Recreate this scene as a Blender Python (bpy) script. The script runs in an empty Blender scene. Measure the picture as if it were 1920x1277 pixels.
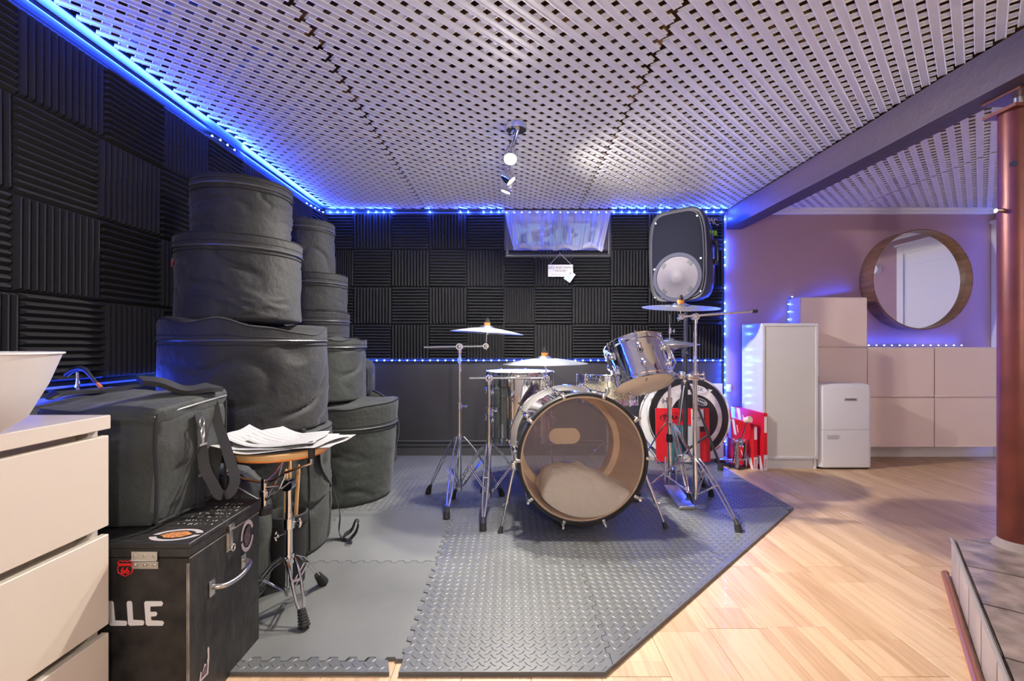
import bpy, bmesh, math, random
from mathutils import Vector, Matrix, Euler, noise
random.seed(7)
R = math.radians
V = Vector
SC = bpy.context.scene
COL = SC.collection
# ------------------------------------------------------------ camera, world, exposure
H = 0.92; F = 880.0; VU = 957.0; VV = 645.0          # eye height (m), focal length (px), vanishing point (px)
cam_d = bpy.data.cameras.new('camera'); cam = bpy.data.objects.new('camera', cam_d); COL.objects.link(cam)
cam.location = (0, 0, H); cam.rotation_euler = (R(90), 0, 0)
cam_d.sensor_fit = 'HORIZONTAL'; cam_d.sensor_width = 36.0; cam_d.lens = 36.0*F/1920.0
cam_d.shift_x = (960-VU)/1920.0; cam_d.shift_y = (VV-638.5)/1920.0
cam_d.clip_start = 0.02
SC.camera = cam
SC.view_settings.view_transform = 'Standard'; SC.view_settings.look = 'None'
SC.view_settings.gamma = 1.0; SC.view_settings.use_curve_mapping = False
SC.view_settings.exposure = 0.0
w = bpy.data.worlds.new('world'); SC.world = w; w.use_nodes = True
bgn = w.node_tree.nodes['Background']
sky = w.node_tree.nodes.new('ShaderNodeTexSky'); sky.sky_type = 'HOSEK_WILKIE'; sky.turbidity = 4
sky.sun_direction = V((0.3, -0.5, 0.8)).normalized()
w.node_tree.links.new(sky.outputs[0], bgn.inputs[0]); bgn.inputs[1].default_value = 3.0
LIGHT_SPOT = 150.0; FILL_REAR = 42.0; FILL_RIGHT = 115.0; FILL_UP = 112.0; LED_W = 22.0  # rear, right and up values drive the added fill lamps
BLUE = (0.02, 0.07, 1.0); WARM = (1.0, 0.90, 0.80)

# ------------------------------------------------------------ helpers
def W(u, v, Y): return V(((u-VU)/F*Y, Y, H-(v-VV)/F*Y))
def FL(u, v, h=0.0):
    Y = F*(H-h)/(v-VV); return V(((u-VU)/F*Y, Y, h))

def mat(name, col, rough=0.6, metal=0.0, bump=None, var=None, spec=0.5, coat=0.0, emit=None, es=0.0, sheen=0.0):
    m = bpy.data.materials.new(name); m.use_nodes = True
    nt = m.node_tree; b = nt.nodes['Principled BSDF']
    b.inputs['Base Color'].default_value = (*col, 1); b.inputs['Roughness'].default_value = rough
    b.inputs['Metallic'].default_value = metal; b.inputs['Specular IOR Level'].default_value = spec
    b.inputs['Coat Weight'].default_value = coat
    b.inputs['Sheen Weight'].default_value = sheen
    if emit: b.inputs['Emission Color'].default_value = (*emit, 1); b.inputs['Emission Strength'].default_value = es
    tc = nt.nodes.new('ShaderNodeTexCoord')
    if var:                                            # (scale, amount)
        n = nt.nodes.new('ShaderNodeTexNoise'); n.inputs['Scale'].default_value = var[0]; n.inputs['Detail'].default_value = 6
        mp = nt.nodes.new('ShaderNodeMapping'); nt.links.new(tc.outputs['Object'], mp.inputs[0]); nt.links.new(mp.outputs[0], n.inputs['Vector'])
        if len(var) > 2: mp.inputs['Scale'].default_value = var[2]
        r = nt.nodes.new('ShaderNodeValToRGB')
        lo = tuple(max(0, c*(1-var[1])) for c in col); hi = tuple(min(1, c*(1+var[1])) for c in col)
        r.color_ramp.elements[0].position = .3; r.color_ramp.elements[1].position = .7
        r.color_ramp.elements[0].color = (*lo, 1); r.color_ramp.elements[1].color = (*hi, 1)
        nt.links.new(n.outputs['Fac'], r.inputs[0]); nt.links.new(r.outputs[0], b.inputs['Base Color'])
    if bump:                                           # (scale, strength, distance)
        n = nt.nodes.new('ShaderNodeTexNoise'); n.inputs['Scale'].default_value = bump[0]; n.inputs['Detail'].default_value = 7
        nt.links.new(tc.outputs['Object'], n.inputs['Vector'])
        bp = nt.nodes.new('ShaderNodeBump'); bp.inputs['Strength'].default_value = bump[1]; bp.inputs['Distance'].default_value = bump[2]
        nt.links.new(n.outputs['Fac'], bp.inputs['Height']); nt.links.new(bp.outputs[0], b.inputs['Normal'])
    return m

def N(m, t, **kw):
    n = m.node_tree.nodes.new(t)
    for k, v in kw.items(): setattr(n, k, v)
    return n
def L(m, a, b): m.node_tree.links.new(a, b)
def PB(m): return m.node_tree.nodes['Principled BSDF']
def TC(m, out='Object'):
    return N(m, 'ShaderNodeTexCoord').outputs[out]

OFF = {}
class B:
    def __init__(s): s.bm = bmesh.new()
    def _add(s, vs, fs):
        bv = [s.bm.verts.new(v) for v in vs]
        for f in fs:
            try: s.bm.faces.new([bv[i] for i in f])
            except ValueError: pass
        return bv
    def box(s, c, d, rot=None, bev=0.0, seg=2):
        t = bmesh.new(); bmesh.ops.create_cube(t, size=1.0)
        bmesh.ops.scale(t, vec=V(d), verts=t.verts)
        if bev > 0: bmesh.ops.bevel(t, geom=list(t.edges), offset=bev, segments=seg, affect='EDGES', profile=.5)
        M = Matrix.Translation(V(c)) @ (rot.to_matrix().to_4x4() if rot else Matrix())
        t.transform(M); s._merge(t); return s
    def _merge(s, t):
        t.verts.index_update()
        s._add([v.co.copy() for v in t.verts], [[v.index for v in f.verts] for f in t.faces]); t.free()
    def xyz(s, x0, x1, y0, y1, z0, z1, bev=0.0, seg=2):
        return s.box(((x0+x1)/2, (y0+y1)/2, (z0+z1)/2), (x1-x0, y1-y0, z1-z0), None, bev, seg)
    def cyl(s, p0, p1, r0, r1=None, n=16, caps=True):
        p0 = V(p0); p1 = V(p1); r1 = r0 if r1 is None else r1
        q = (p1-p0).to_track_quat('Z', 'Y'); vs = []
        for p, r in ((p0, r0), (p1, r1)):
            for i in range(n):
                a = 2*math.pi*i/n; vs.append(p + q @ V((r*math.cos(a), r*math.sin(a), 0)))
        fs = [[i, (i+1) % n, n+(i+1) % n, n+i] for i in range(n)]
        if caps: fs += [list(range(n))[::-1], list(range(n, 2*n))]
        s._add(vs, fs); return s
    def tube(s, pts, r, n=8, closed=False, flat=1.0, up=None):
        pts = [V(p) for p in pts]; m = len(pts); vs = []; fs = []
        rr = r if isinstance(r, (list, tuple)) else [r]*m
        prev = None
        for k, p in enumerate(pts):
            a = pts[(k-1) % m] if (closed or k > 0) else p; b = pts[(k+1) % m] if (closed or k < m-1) else p
            t = (b-a).normalized()
            if prev is None:
                ref = V(up) if up else (V((0, 0, 1)) if abs(t.z) < .9 else V((1, 0, 0)))
                x = t.cross(ref).normalized()
            else: x = (prev - t*prev.dot(t)).normalized()
            prev = x; y = t.cross(x)
            for i in range(n):
                c = 2*math.pi*i/n; vs.append(p + x*(rr[k]*math.cos(c)) + y*(rr[k]*flat*math.sin(c)))
        for k in range(m if closed else m-1):
            for i in range(n):
                k2 = (k+1) % m
                fs.append([k*n+i, k*n+(i+1) % n, k2*n+(i+1) % n, k2*n+i])
        if not closed: fs += [list(range(n))[::-1], list(range((m-1)*n, m*n))]
        s._add(vs, fs); return s
    def lathe(s, prof, M=None, n=48, fn=None):
        M = M or Matrix(); vs = []; fs = []; m = len(prof)
        for (r, z) in prof:
            for i in range(n):
                a = 2*math.pi*i/n; rr, zz = (r, z) if fn is None else fn(r, z, a)
                vs.append(M @ V((rr*math.cos(a), rr*math.sin(a), zz)))
        for k in range(m-1):
            for i in range(n):
                fs.append([k*n+i, k*n+(i+1) % n, (k+1)*n+(i+1) % n, (k+1)*n+i])
        if prof[0][0] > 1e-6 and prof[0] != prof[-1]: fs.append(list(range(n))[::-1])
        if prof[-1][0] > 1e-6 and prof[0] != prof[-1]: fs.append(list(range((m-1)*n, m*n)))
        s._add(vs, fs); return s
    def ring(s, prof, M=None, n=48):                    # closed profile, no caps
        return s.lathe(list(prof)+[prof[0]], M, n)
    def sph(s, c, r, n=14, sc=(1, 1, 1)):
        t = bmesh.new(); bmesh.ops.create_uvsphere(t, u_segments=n, v_segments=max(6, n//2), radius=r)
        bmesh.ops.scale(t, vec=V(sc), verts=t.verts); bmesh.ops.translate(t, vec=V(c), verts=t.verts); s._merge(t); return s
    def prism(s, poly, z0, z1, M=None):
        M = M or Matrix(); n = len(poly)
        vs = [M @ V((p[0], p[1], z0)) for p in poly] + [M @ V((p[0], p[1], z1)) for p in poly]
        fs = [[i, (i+1) % n, n+(i+1) % n, n+i] for i in range(n)] + [list(range(n))[::-1], list(range(n, 2*n))]
        s._add(vs, fs); return s
    def ribbon(s, pts, wd, side, th=.003):
        pts = [V(p) for p in pts]; m = len(pts); vs = []; fs = []
        for k, p in enumerate(pts):
            t = (pts[min(k+1, m-1)]-pts[max(k-1, 0)]).normalized()
            sd = V(side if not isinstance(side, list) else side[k]).normalized(); sd = (sd - t*sd.dot(t)).normalized(); nn = t.cross(sd)
            for a, b in ((-1, -1), (1, -1), (1, 1), (-1, 1)): vs.append(p + sd*(a*wd/2) + nn*(b*th/2))
        for k in range(m-1):
            for i in range(4): fs.append([k*4+i, k*4+(i+1) % 4, k*4+4+(i+1) % 4, k*4+4+i])
        fs += [[3, 2, 1, 0], [m*4-4, m*4-3, m*4-2, m*4-1]]
        s._add(vs, fs); return s
    def soft(s, c, d, r=.03, n=14, bulge=.0, amp=.0, fr=4.0, rot=None, seed=0.0, sag=None):
        t = bmesh.new(); bmesh.ops.create_cube(t, size=2.0)
        bmesh.ops.subdivide_edges(t, edges=list(t.edges), cuts=n, use_grid_fill=True)
        hx, hy, hz = d[0]/2, d[1]/2, d[2]/2; M = Matrix.Translation(V(c)) @ (rot.to_matrix().to_4x4() if rot else Matrix())
        rr = min(r, hx*.98, hy*.98, hz*.98)
        for v in t.verts:
            x, y, z = v.co
            p = V((x*hx, y*hy, z*hz)); q = V((max(-hx+rr, min(hx-rr, p.x)), max(-hy+rr, min(hy-rr, p.y)), max(-hz+rr, min(hz-rr, p.z))))
            dv = p-q
            if dv.length > 1e-9:
                # push toward a round corner
                p = q + dv.normalized()*rr*min(1.0, dv.length/rr*1.0) if dv.length < rr else q + dv.normalized()*rr
            nr = V((x if abs(x) > .98 else 0, y if abs(y) > .98 else 0, z if abs(z) > .98 else 0))
            nr = nr.normalized() if nr.length else V((0, 0, 1))
            k = (1-x*x if abs(x) < .98 else 1)*(1-y*y if abs(y) < .98 else 1)*(1-z*z if abs(z) < .98 else 1)
            nz = amp*(noise.noise(p*fr + V((seed, seed*2, 3))) + .5*noise.noise(p*fr*2.3 + V((9, seed, 1))))
            p = p + nr*(bulge*k + nz*(.35+.65*min(1, k*2)))
            if sag: p = sag(p, x, y, z)
            v.co = p
        t.transform(M); s._merge(t); return s
    def obj(s, name, m, parent=None, smooth=True, ang=38, kind=None, label=None):
        bmesh.ops.recalc_face_normals(s.bm, faces=list(s.bm.faces))
        me = bpy.data.meshes.new(name); s.bm.to_mesh(me); s.bm.free()
        return link(name, me, m, parent, smooth, ang, kind, label)

def link(name, me, m, parent=None, smooth=True, ang=38, kind=None, label=None, offset=True):
    if m is not None:
        for mm in (m if isinstance(m, (list, tuple)) else [m]): me.materials.append(mm)
    if smooth:
        me.shade_smooth(); me.set_sharp_from_angle(angle=R(ang))
    o = bpy.data.objects.new(name, me); COL.objects.link(o)
    if parent is not None:
        o.parent = parent
        if parent.name in OFF:
            if offset: me.transform(Matrix.Translation(-OFF[parent.name]))
            OFF[o.name] = OFF[parent.name]
    if kind: o['kind'] = kind
    if label: o['label'] = label
    return o

def inst(name, me, parent, loc=(0, 0, 0), rot=(0, 0, 0), scale=(1, 1, 1), kind=None):   # shared mesh, world authored parent
    o = bpy.data.objects.new(name, me); COL.objects.link(o); o.parent = parent
    off = OFF.get(parent.name, V((0, 0, 0))) if parent is not None else V((0, 0, 0))
    o.location = V(loc)-off; o.rotation_euler = rot; o.scale = scale
    if kind: o['kind'] = kind
    return o

def tag(o, label, cat, group=None):
    o['label'] = label; o['category'] = cat
    if group: o['group'] = group
    return o
def thing(name, label, cat, loc=(0, 0, 0), rot=(0, 0, 0), group=None, world=True):
    o = bpy.data.objects.new(name, None); COL.objects.link(o); o.empty_display_size = .05
    o.location = loc; o.rotation_euler = rot
    if world: OFF[o.name] = V(loc)
    return tag(o, label, cat, group)
def struct(o): o['kind'] = 'structure'; return o
def sthing(name, loc=(0, 0, 0)):
    o = bpy.data.objects.new(name, None); COL.objects.link(o); o.location = loc; OFF[o.name] = V(loc); o['kind'] = 'structure'; return o

def text(name, s, size, M, m, parent, ext=.0004, wide=1.0, align='CENTER', bold=0.0):
    cu = bpy.data.curves.new('t', 'FONT'); cu.body = s; cu.size = size; cu.extrude = ext; cu.align_x = align; cu.align_y = 'CENTER'; cu.offset = bold
    o = bpy.data.objects.new('t', cu); COL.objects.link(o)
    dg = bpy.context.evaluated_depsgraph_get(); me = bpy.data.meshes.new_from_object(o.evaluated_get(dg))
    bpy.data.objects.remove(o); me.name = name
    me.transform(M @ Matrix.Diagonal((wide, 1, 1, 1)))
    return link(name, me, m, parent, smooth=False)
def smooth_path(pts, n=6):
    pts = [V(p) for p in pts]; out = []
    for i in range(len(pts)-1):
        p0, p1, p2, p3 = pts[max(i-1, 0)], pts[i], pts[i+1], pts[min(i+2, len(pts)-1)]
        for k in range(n):
            t = k/n; out.append(.5*((2*p1)+(p2-p0)*t+(2*p0-5*p1+4*p2-p3)*t*t+(3*p1-p0-3*p2+p3)*t**3))
    return out+[pts[-1]]
def frame(o, x, y):                                     # matrix with local x,y along given world vectors
    x = V(x).normalized(); y = V(y).normalized(); z = x.cross(y).normalized()
    return Matrix.Translation(V(o)) @ Matrix((x, y, z)).transposed().to_4x4()

# ------------------------------------------------------------ materials
M_foam = mat('acoustic_foam', (.013, .013, .015), .95, bump=(260, .35, .002))
n = N(M_foam, 'ShaderNodeTexVoronoi'); n.inputs['Scale'].default_value = 90; L(M_foam, TC(M_foam), n.inputs['Vector'])
r_ = N(M_foam, 'ShaderNodeValToRGB'); r_.color_ramp.elements[0].position = .035; r_.color_ramp.elements[1].position = .06
r_.color_ramp.elements[0].color = (.14, .14, .14, 1); r_.color_ramp.elements[1].color = (.016, .016, .018, 1)
L(M_foam, n.outputs['Distance'], r_.inputs[0]); L(M_foam, r_.outputs[0], PB(M_foam).inputs['Base Color'])
M_black = mat('matte_black_paint', (.036, .035, .038), .45, var=(3, .25), bump=(40, .1, .002))
M_trimb = mat('satin_black_trim', (.028, .028, .030), .35)
M_base = mat('satin_charcoal_moulding', (.062, .062, .066), .32)
M_purple = mat('mauve_wall_paint', (.38, .235, .27), .75, var=(2, .05), bump=(150, .08, .001))
M_white = mat('white_paint', (.72, .70, .68), .45)
M_cream = mat('cream_wall_paint', (.62, .58, .55), .8)
M_latt = mat('white_plastic_lattice', (.70, .70, .72), .5, var=(8, .06), bump=(60, .1, .001))
M_joist = mat('joist_pine', (.38, .19, .07), .7, var=(6, .35, (.4, 6, 6)))
M_sub = mat('subfloor_board', (.13, .065, .035), .85, var=(5, .4))
M_chrome = mat('chrome', (.86, .87, .88), .07, 1.0)
M_steel = mat('brushed_steel', (.62, .62, .60), .28, 1.0)
M_rubber = mat('black_rubber', (.02, .02, .021), .65)
M_fab = mat('black_nylon_fabric', (.026, .027, .027), .68, bump=(38, .38, .010), var=(7, .18), sheen=.10, spec=.3)
M_fab2 = mat('charcoal_nylon_fabric', (.042, .047, .042), .70, bump=(38, .38, .010), var=(9, .2), sheen=.10, spec=.3)
M_fabd = mat('dark_canvas', (.017, .017, .018), .8, bump=(500, .5, .001))
M_web = mat('black_webbing', (.03, .03, .03), .7, bump=(600, .6, .001))
M_zip = mat('zipper_teeth', (.10, .10, .10), .35, .3)
M_red = mat('red_card', (.62, .01, .02), .4)
M_redp = mat('red_zip_pull', (.25, .01, .02), .5)
M_wht = mat('white_card', (.75, .75, .75), .5)
M_blk = mat('black_print', (.01, .01, .01), .5)
M_maple = mat('maple_ply', (.84, .60, .39), .45, var=(4, .12, (1, 1, 6)))
M_hide = mat('tan_drum_head', (.86, .67, .47), .5, var=(5, .06))
M_coat = mat('white_drum_head', (.75, .75, .74), .5)
M_post = mat('red_oxide_steel', (.13, .030, .018), .38, .35, var=(7, .3), bump=(30, .15, .002))
M_beam = mat('dark_painted_timber', (.050, .030, .040), .55, var=(5, .35, (1, .15, 1)), bump=(14, .6, .006))
M_orange = mat('orange_print', (.70, .20, .03), .5)
M_silverink = mat('silver_marker', (.45, .45, .43), .5)
M_pillow = mat('cream_cotton', (.82, .74, .63), .8, bump=(14, .75, .03))
M_wood = mat('drumstick_hickory', (.66, .40, .17), .5, var=(10, .15, (1, 1, .2)))
M_ledtape = mat('led_tape', (.10, .14, .30), .4, emit=(.02, .08, 1), es=.9)
M_led = mat('led_diode', (.8, .9, 1), .4, emit=(.16, .34, 1), es=60)
M_lamp = mat('lamp_face', (1, 1, 1), .4, emit=(1, .93, .82), es=45)
M_melamine = mat('cream_melamine', (.68, .61, .51), .42, coat=.15)
M_plast = mat('blush_white_plastic', (.74, .60, .53), .35, bump=(3, .25, .02))
M_appl = mat('white_appliance_plastic', (.70, .70, .72), .3)
M_box = mat('black_painted_plywood', (.022, .021, .020), .5, var=(22, .6, (1, 4, 1)), bump=(60, .3, .002))

M_spark = mat('champagne_sparkle', (.55, .47, .32), .3, .7)
n = N(M_spark, 'ShaderNodeTexVoronoi'); n.inputs['Scale'].default_value = 240; L(M_spark, TC(M_spark), n.inputs['Vector'])
r_ = N(M_spark, 'ShaderNodeValToRGB'); e = r_.color_ramp.elements; e[0].color = (.16, .13, .08, 1); e[1].color = (.95, .88, .68, 1)
L(M_spark, n.outputs['Color'], r_.inputs[0]); L(M_spark, r_.outputs[0], PB(M_spark).inputs['Base Color'])

def alpha_mix(m, fac_socket=None, fac=.5):
    out = [x for x in m.node_tree.nodes if x.type == 'OUTPUT_MATERIAL'][0]
    tr = N(m, 'ShaderNodeBsdfTransparent'); mx = N(m, 'ShaderNodeMixShader')
    if fac_socket: L(m, fac_socket, mx.inputs[0])
    else: mx.inputs[0].default_value = fac
    L(m, tr.outputs[0], mx.inputs[1]); L(m, PB(m).outputs[0], mx.inputs[2]); L(m, mx.outputs[0], out.inputs[0]); return tr

# perforated cymbal metal
M_cym = mat('perforated_cymbal_metal', (.78, .84, .84), .32, 1.0)
tc = TC(M_cym); sp = N(M_cym, 'ShaderNodeSeparateXYZ'); L(M_cym, tc, sp.inputs[0])
def fr(sock):
    a = N(M_cym, 'ShaderNodeMath', operation='MULTIPLY'); a.inputs[1].default_value = 1/.0075; L(M_cym, sock, a.inputs[0])
    f = N(M_cym, 'ShaderNodeMath', operation='FRACT'); L(M_cym, a.outputs[0], f.inputs[0])
    s_ = N(M_cym, 'ShaderNodeMath', operation='SUBTRACT'); s_.inputs[1].default_value = .5; L(M_cym, f.outputs[0], s_.inputs[0])
    p = N(M_cym, 'ShaderNodeMath', operation='POWER'); p.inputs[1].default_value = 2
    ab = N(M_cym, 'ShaderNodeMath', operation='ABSOLUTE'); L(M_cym, s_.outputs[0], ab.inputs[0]); L(M_cym, ab.outputs[0], p.inputs[0]); return p.outputs[0]
ad = N(M_cym, 'ShaderNodeMath', operation='ADD'); L(M_cym, fr(sp.outputs[0]), ad.inputs[0]); L(M_cym, fr(sp.outputs[1]), ad.inputs[1])
gt = N(M_cym, 'ShaderNodeMath', operation='GREATER_THAN'); gt.inputs[1].default_value = .045; L(M_cym, ad.outputs[0], gt.inputs[0])
alpha_mix(M_cym, gt.outputs[0])
M_bell = mat('cymbal_metal', (.66, .72, .72), .2, 1.0)
# clear film heads
def film(name, tint, fac, rough=.03, col=(.5, .45, .45)):
    m = mat(name, col, rough, 0.0, spec=.6)
    lw = N(m, 'ShaderNodeLayerWeight'); lw.inputs['Blend'].default_value = .25
    a = N(m, 'ShaderNodeMath', operation='MULTIPLY_ADD'); a.inputs[1].default_value = .6; a.inputs[2].default_value = fac
    L(m, lw.outputs['Fresnel'], a.inputs[0])
    tr = alpha_mix(m, a.outputs[0]); tr.inputs[0].default_value = (*tint, 1); return m
M_clear = film('clear_drum_film', (.98, .97, .96), .06)
M_smoke = film('smoky_drum_film', (.80, .76, .78), .38, .2, (.42, .36, .37))
M_glass = film('window_glass', (.95, .97, .96), .03)
M_sheer = mat('sheer_voile', (.62, .62, .70), .8)
PB(M_sheer).inputs['Transmission Weight'].default_value = 0
alpha_mix(M_sheer, None, .60)
M_mirror = mat('mirror_glass', (.86, .88, .90), .01, 1.0)
M_frost = mat('frosted_glass_door', (.60, .59, .55), .28, coat=.3)

# laminate floor board: three printed strips per board
M_floor = mat('beech_laminate', (.6, .4, .25), .42, coat=.05)
tc = TC(M_floor); oi = N(M_floor, 'ShaderNodeObjectInfo')
mp = N(M_floor, 'ShaderNodeMapping'); mp.inputs['Rotation'].default_value = (0, 0, R(90)); L(M_floor, tc, mp.inputs[0])
br = N(M_floor, 'ShaderNodeTexBrick'); br.offset = .37; br.offset_frequency = 1; br.squash = 1
br.inputs['Scale'].default_value = 1; br.inputs['Brick Width'].default_value = .43; br.inputs['Row Height'].default_value = .1935/3
br.inputs['Mortar Size'].default_value = .0005; br.inputs['Bias'].default_value = 0
br.inputs['Color1'].default_value = (.50, .32, .18, 1); br.inputs['Color2'].default_value = (.64, .45, .275, 1); br.inputs['Mortar'].default_value = (.42, .25, .13, 1)
ao = N(M_floor, 'ShaderNodeVectorMath', operation='ADD'); cb = N(M_floor, 'ShaderNodeCombineXYZ')
mm = N(M_floor, 'ShaderNodeMath', operation='MULTIPLY'); mm.inputs[1].default_value = 37.0; L(M_floor, oi.outputs['Random'], mm.inputs[0]); L(M_floor, mm.outputs[0], cb.inputs[0])
m3 = N(M_floor, 'ShaderNodeMath', operation='SNAP'); m3.inputs[1].default_value = .1935/3; m4 = N(M_floor, 'ShaderNodeMath', operation='MULTIPLY'); m4.inputs[1].default_value = 11.0
L(M_floor, oi.outputs['Random'], m4.inputs[0]); L(M_floor, m4.outputs[0], m3.inputs[0]); L(M_floor, m3.outputs[0], cb.inputs[1])
L(M_floor, mp.outputs[0], ao.inputs[0]); L(M_floor, cb.outputs[0], ao.inputs[1]); L(M_floor, ao.outputs[0], br.inputs['Vector'])
gn = N(M_floor, 'ShaderNodeTexNoise'); gn.inputs['Scale'].default_value = 9; gn.inputs['Detail'].default_value = 8; gn.inputs['Distortion'].default_value = .6
gm = N(M_floor, 'ShaderNodeMapping'); gm.inputs['Scale'].default_value = (.45, 6, 1); L(M_floor, ao.outputs[0], gm.inputs[0]); L(M_floor, gm.outputs[0], gn.inputs['Vector'])
gr = N(M_floor, 'ShaderNodeValToRGB'); gr.color_ramp.elements[0].position = .3; gr.color_ramp.elements[0].color = (.84, .79, .73, 1); gr.color_ramp.elements[1].position = .55; gr.color_ramp.elements[1].color = (1.02, 1.02, 1.01, 1)
L(M_floor, gn.outputs['Fac'], gr.inputs[0])
mx = N(M_floor, 'ShaderNodeMix', data_type='RGBA', blend_type='MULTIPLY'); mx.inputs[0].default_value = 1
L(M_floor, br.outputs['Color'], mx.inputs[6]); L(M_floor, gr.outputs[0], mx.inputs[7]); L(M_floor, mx.outputs[2], PB(M_floor).inputs['Base Color'])

# grey EVA mats
M_mat = mat('grey_foam_mat', (.112, .118, .118), .40, var=(3, .14))
M_mats = mat('smooth_side_foam_mat', (.125, .131, .128), .6, var=(2.2, .25))
ck = N(M_mats, 'ShaderNodeTexChecker'); ck.inputs['Scale'].default_value = 130; L(M_mats, TC(M_mats), ck.inputs['Vector'])
bp = N(M_mats, 'ShaderNodeBump'); bp.inputs['Strength'].default_value = .5; bp.inputs['Distance'].default_value = .001
L(M_mats, ck.outputs['Fac'], bp.inputs['Height']); L(M_mats, bp.outputs[0], PB(M_mats).inputs['Normal'])

# sheet music
M_sheet = mat('sheet_music_paper', (.78, .77, .74), .7)
tc = TC(M_sheet); sp = N(M_sheet, 'ShaderNodeSeparateXYZ'); L(M_sheet, tc, sp.inputs[0])
a = N(M_sheet, 'ShaderNodeMath', operation='MULTIPLY'); a.inputs[1].default_value = 1/.026; L(M_sheet, sp.outputs[1], a.inputs[0])
f1 = N(M_sheet, 'ShaderNodeMath', operation='FRACT'); L(M_sheet, a.outputs[0], f1.inputs[0])
g1 = N(M_sheet, 'ShaderNodeMath', operation='LESS_THAN'); g1.inputs[1].default_value = .45; L(M_sheet, f1.outputs[0], g1.inputs[0])
a2 = N(M_sheet, 'ShaderNodeMath', operation='MULTIPLY'); a2.inputs[1].default_value = 1/.0026; L(M_sheet, sp.outputs[1], a2.inputs[0])
f2 = N(M_sheet, 'ShaderNodeMath', operation='FRACT'); L(M_sheet, a2.outputs[0], f2.inputs[0])
g2 = N(M_sheet, 'ShaderNodeMath', operation='LESS_THAN'); g2.inputs[1].default_value = .3; L(M_sheet, f2.outputs[0], g2.inputs[0])
mu = N(M_sheet, 'ShaderNodeMath', operation='MULTIPLY'); L(M_sheet, g1.outputs[0], mu.inputs[0]); L(M_sheet, g2.outputs[0], mu.inputs[1])
mx = N(M_sheet, 'ShaderNodeMix', data_type='RGBA'); mx.inputs[6].default_value = (.55, .54, .51, 1); mx.inputs[7].default_value = (.12, .12, .13, 1)
L(M_sheet, mu.outputs[0], mx.inputs[0]); L(M_sheet, mx.outputs[2], PB(M_sheet).inputs['Base Color'])
# stone-look plinth tile
M_stone = mat('stone_tile', (.20, .155, .13), .42, var=(13, .55), bump=(16, .6, .008))
M_stonev = mat('pale_stone_riser', (.34, .29, .27), .5, var=(6, .2))
M_grout = mat('dark_grout', (.06, .05, .05), .9)
# teak veneer
M_teak = mat('walnut_veneer', (.17, .085, .045), .4, var=(5, .35, (1, 1, 9)))
M_wedge = mat('worn_case_edge', (.20, .18, .15), .6, var=(20, .4))
# ------------------------------------------------------------ room
XL = -1.555; XR = 3.95; YB = 3.86; YR = -2.6; HC = 2.02
# floor with boards
fl = sthing('floor')
B().xyz(XL-.1, XR+.1, YR-.1, YB+.1, -.06, -.012).obj('underlay', M_grout, fl, smooth=False)
bw = .1935; BL = 1.285
t = bmesh.new(); bmesh.ops.create_cube(t, size=1.0); bmesh.ops.scale(t, vec=V((bw-.0008, BL-.0012, .012)), verts=t.verts)
bmesh.ops.translate(t, vec=V((0, 0, -.006)), verts=t.verts)
bmesh.ops.bevel(t, geom=[e for e in t.edges if all(v.co.z > -.001 for v in e.verts)], offset=.0008, segments=1, affect='EDGES')
me_board = bpy.data.meshes.new('floor_board'); t.to_mesh(me_board); t.free(); me_board.materials.append(M_floor)
i0 = int(math.floor((XL-1.025)/bw)); i1 = int(math.ceil((XR-1.025)/bw))
for i in range(i0, i1+1):
    x0 = 1.025+i*bw
    ph = (1.94 if i % 2 else 1.94-BL/2) + (0 if i % 4 < 2 else .22*(1 if i % 2 == 0 else 0))
    k = -5
    while ph+k*BL < YB:
        y0 = ph+k*BL; k += 1
        if y0+BL < YR: continue
        a, b = max(y0, YR), min(y0+BL, YB)
        if b-a < .02: continue
        inst('floor_board', me_board, fl, (x0+bw/2, (a+b)/2, 0), scale=(1, (b-a)/BL, 1))

# walls
wl = sthing('wall_left'); wb = sthing('wall_back'); wr = sthing('wall_right'); wk = sthing('wall_rear')
B().xyz(XL-.1, XL, YR, YB, 0, 2.3).obj('wall_panel', M_black, wl, smooth=False)
wx0, wx1, wz0 = .02, .76, 1.685
bb = B()
bb.xyz(XL-.1, wx0, YB, YB+.12, 0, 2.3); bb.xyz(wx1, 1.757, YB, YB+.12, 0, 2.3); bb.xyz(wx0, wx1, YB, YB+.12, 0, wz0); bb.xyz(wx0, wx1, YB, YB+.12, 1.985, 2.3)
bb.obj('wall_panel', M_black, wb, smooth=False)
B().xyz(1.757, XR+.1, YB-.02, YB+.12, 0, 2.3).obj('wall_panel', M_purple, wb, smooth=False, label='mauve painted wall section')
B().xyz(XR, XR+.1, YR, YB, 0, 2.3).obj('wall_panel', M_purple, wr, smooth=False)
B().xyz(XL-.1, XR+.1, YR-.1, YR, 0, 2.3).obj('wall_panel', M_cream, wk, smooth=False)
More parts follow.
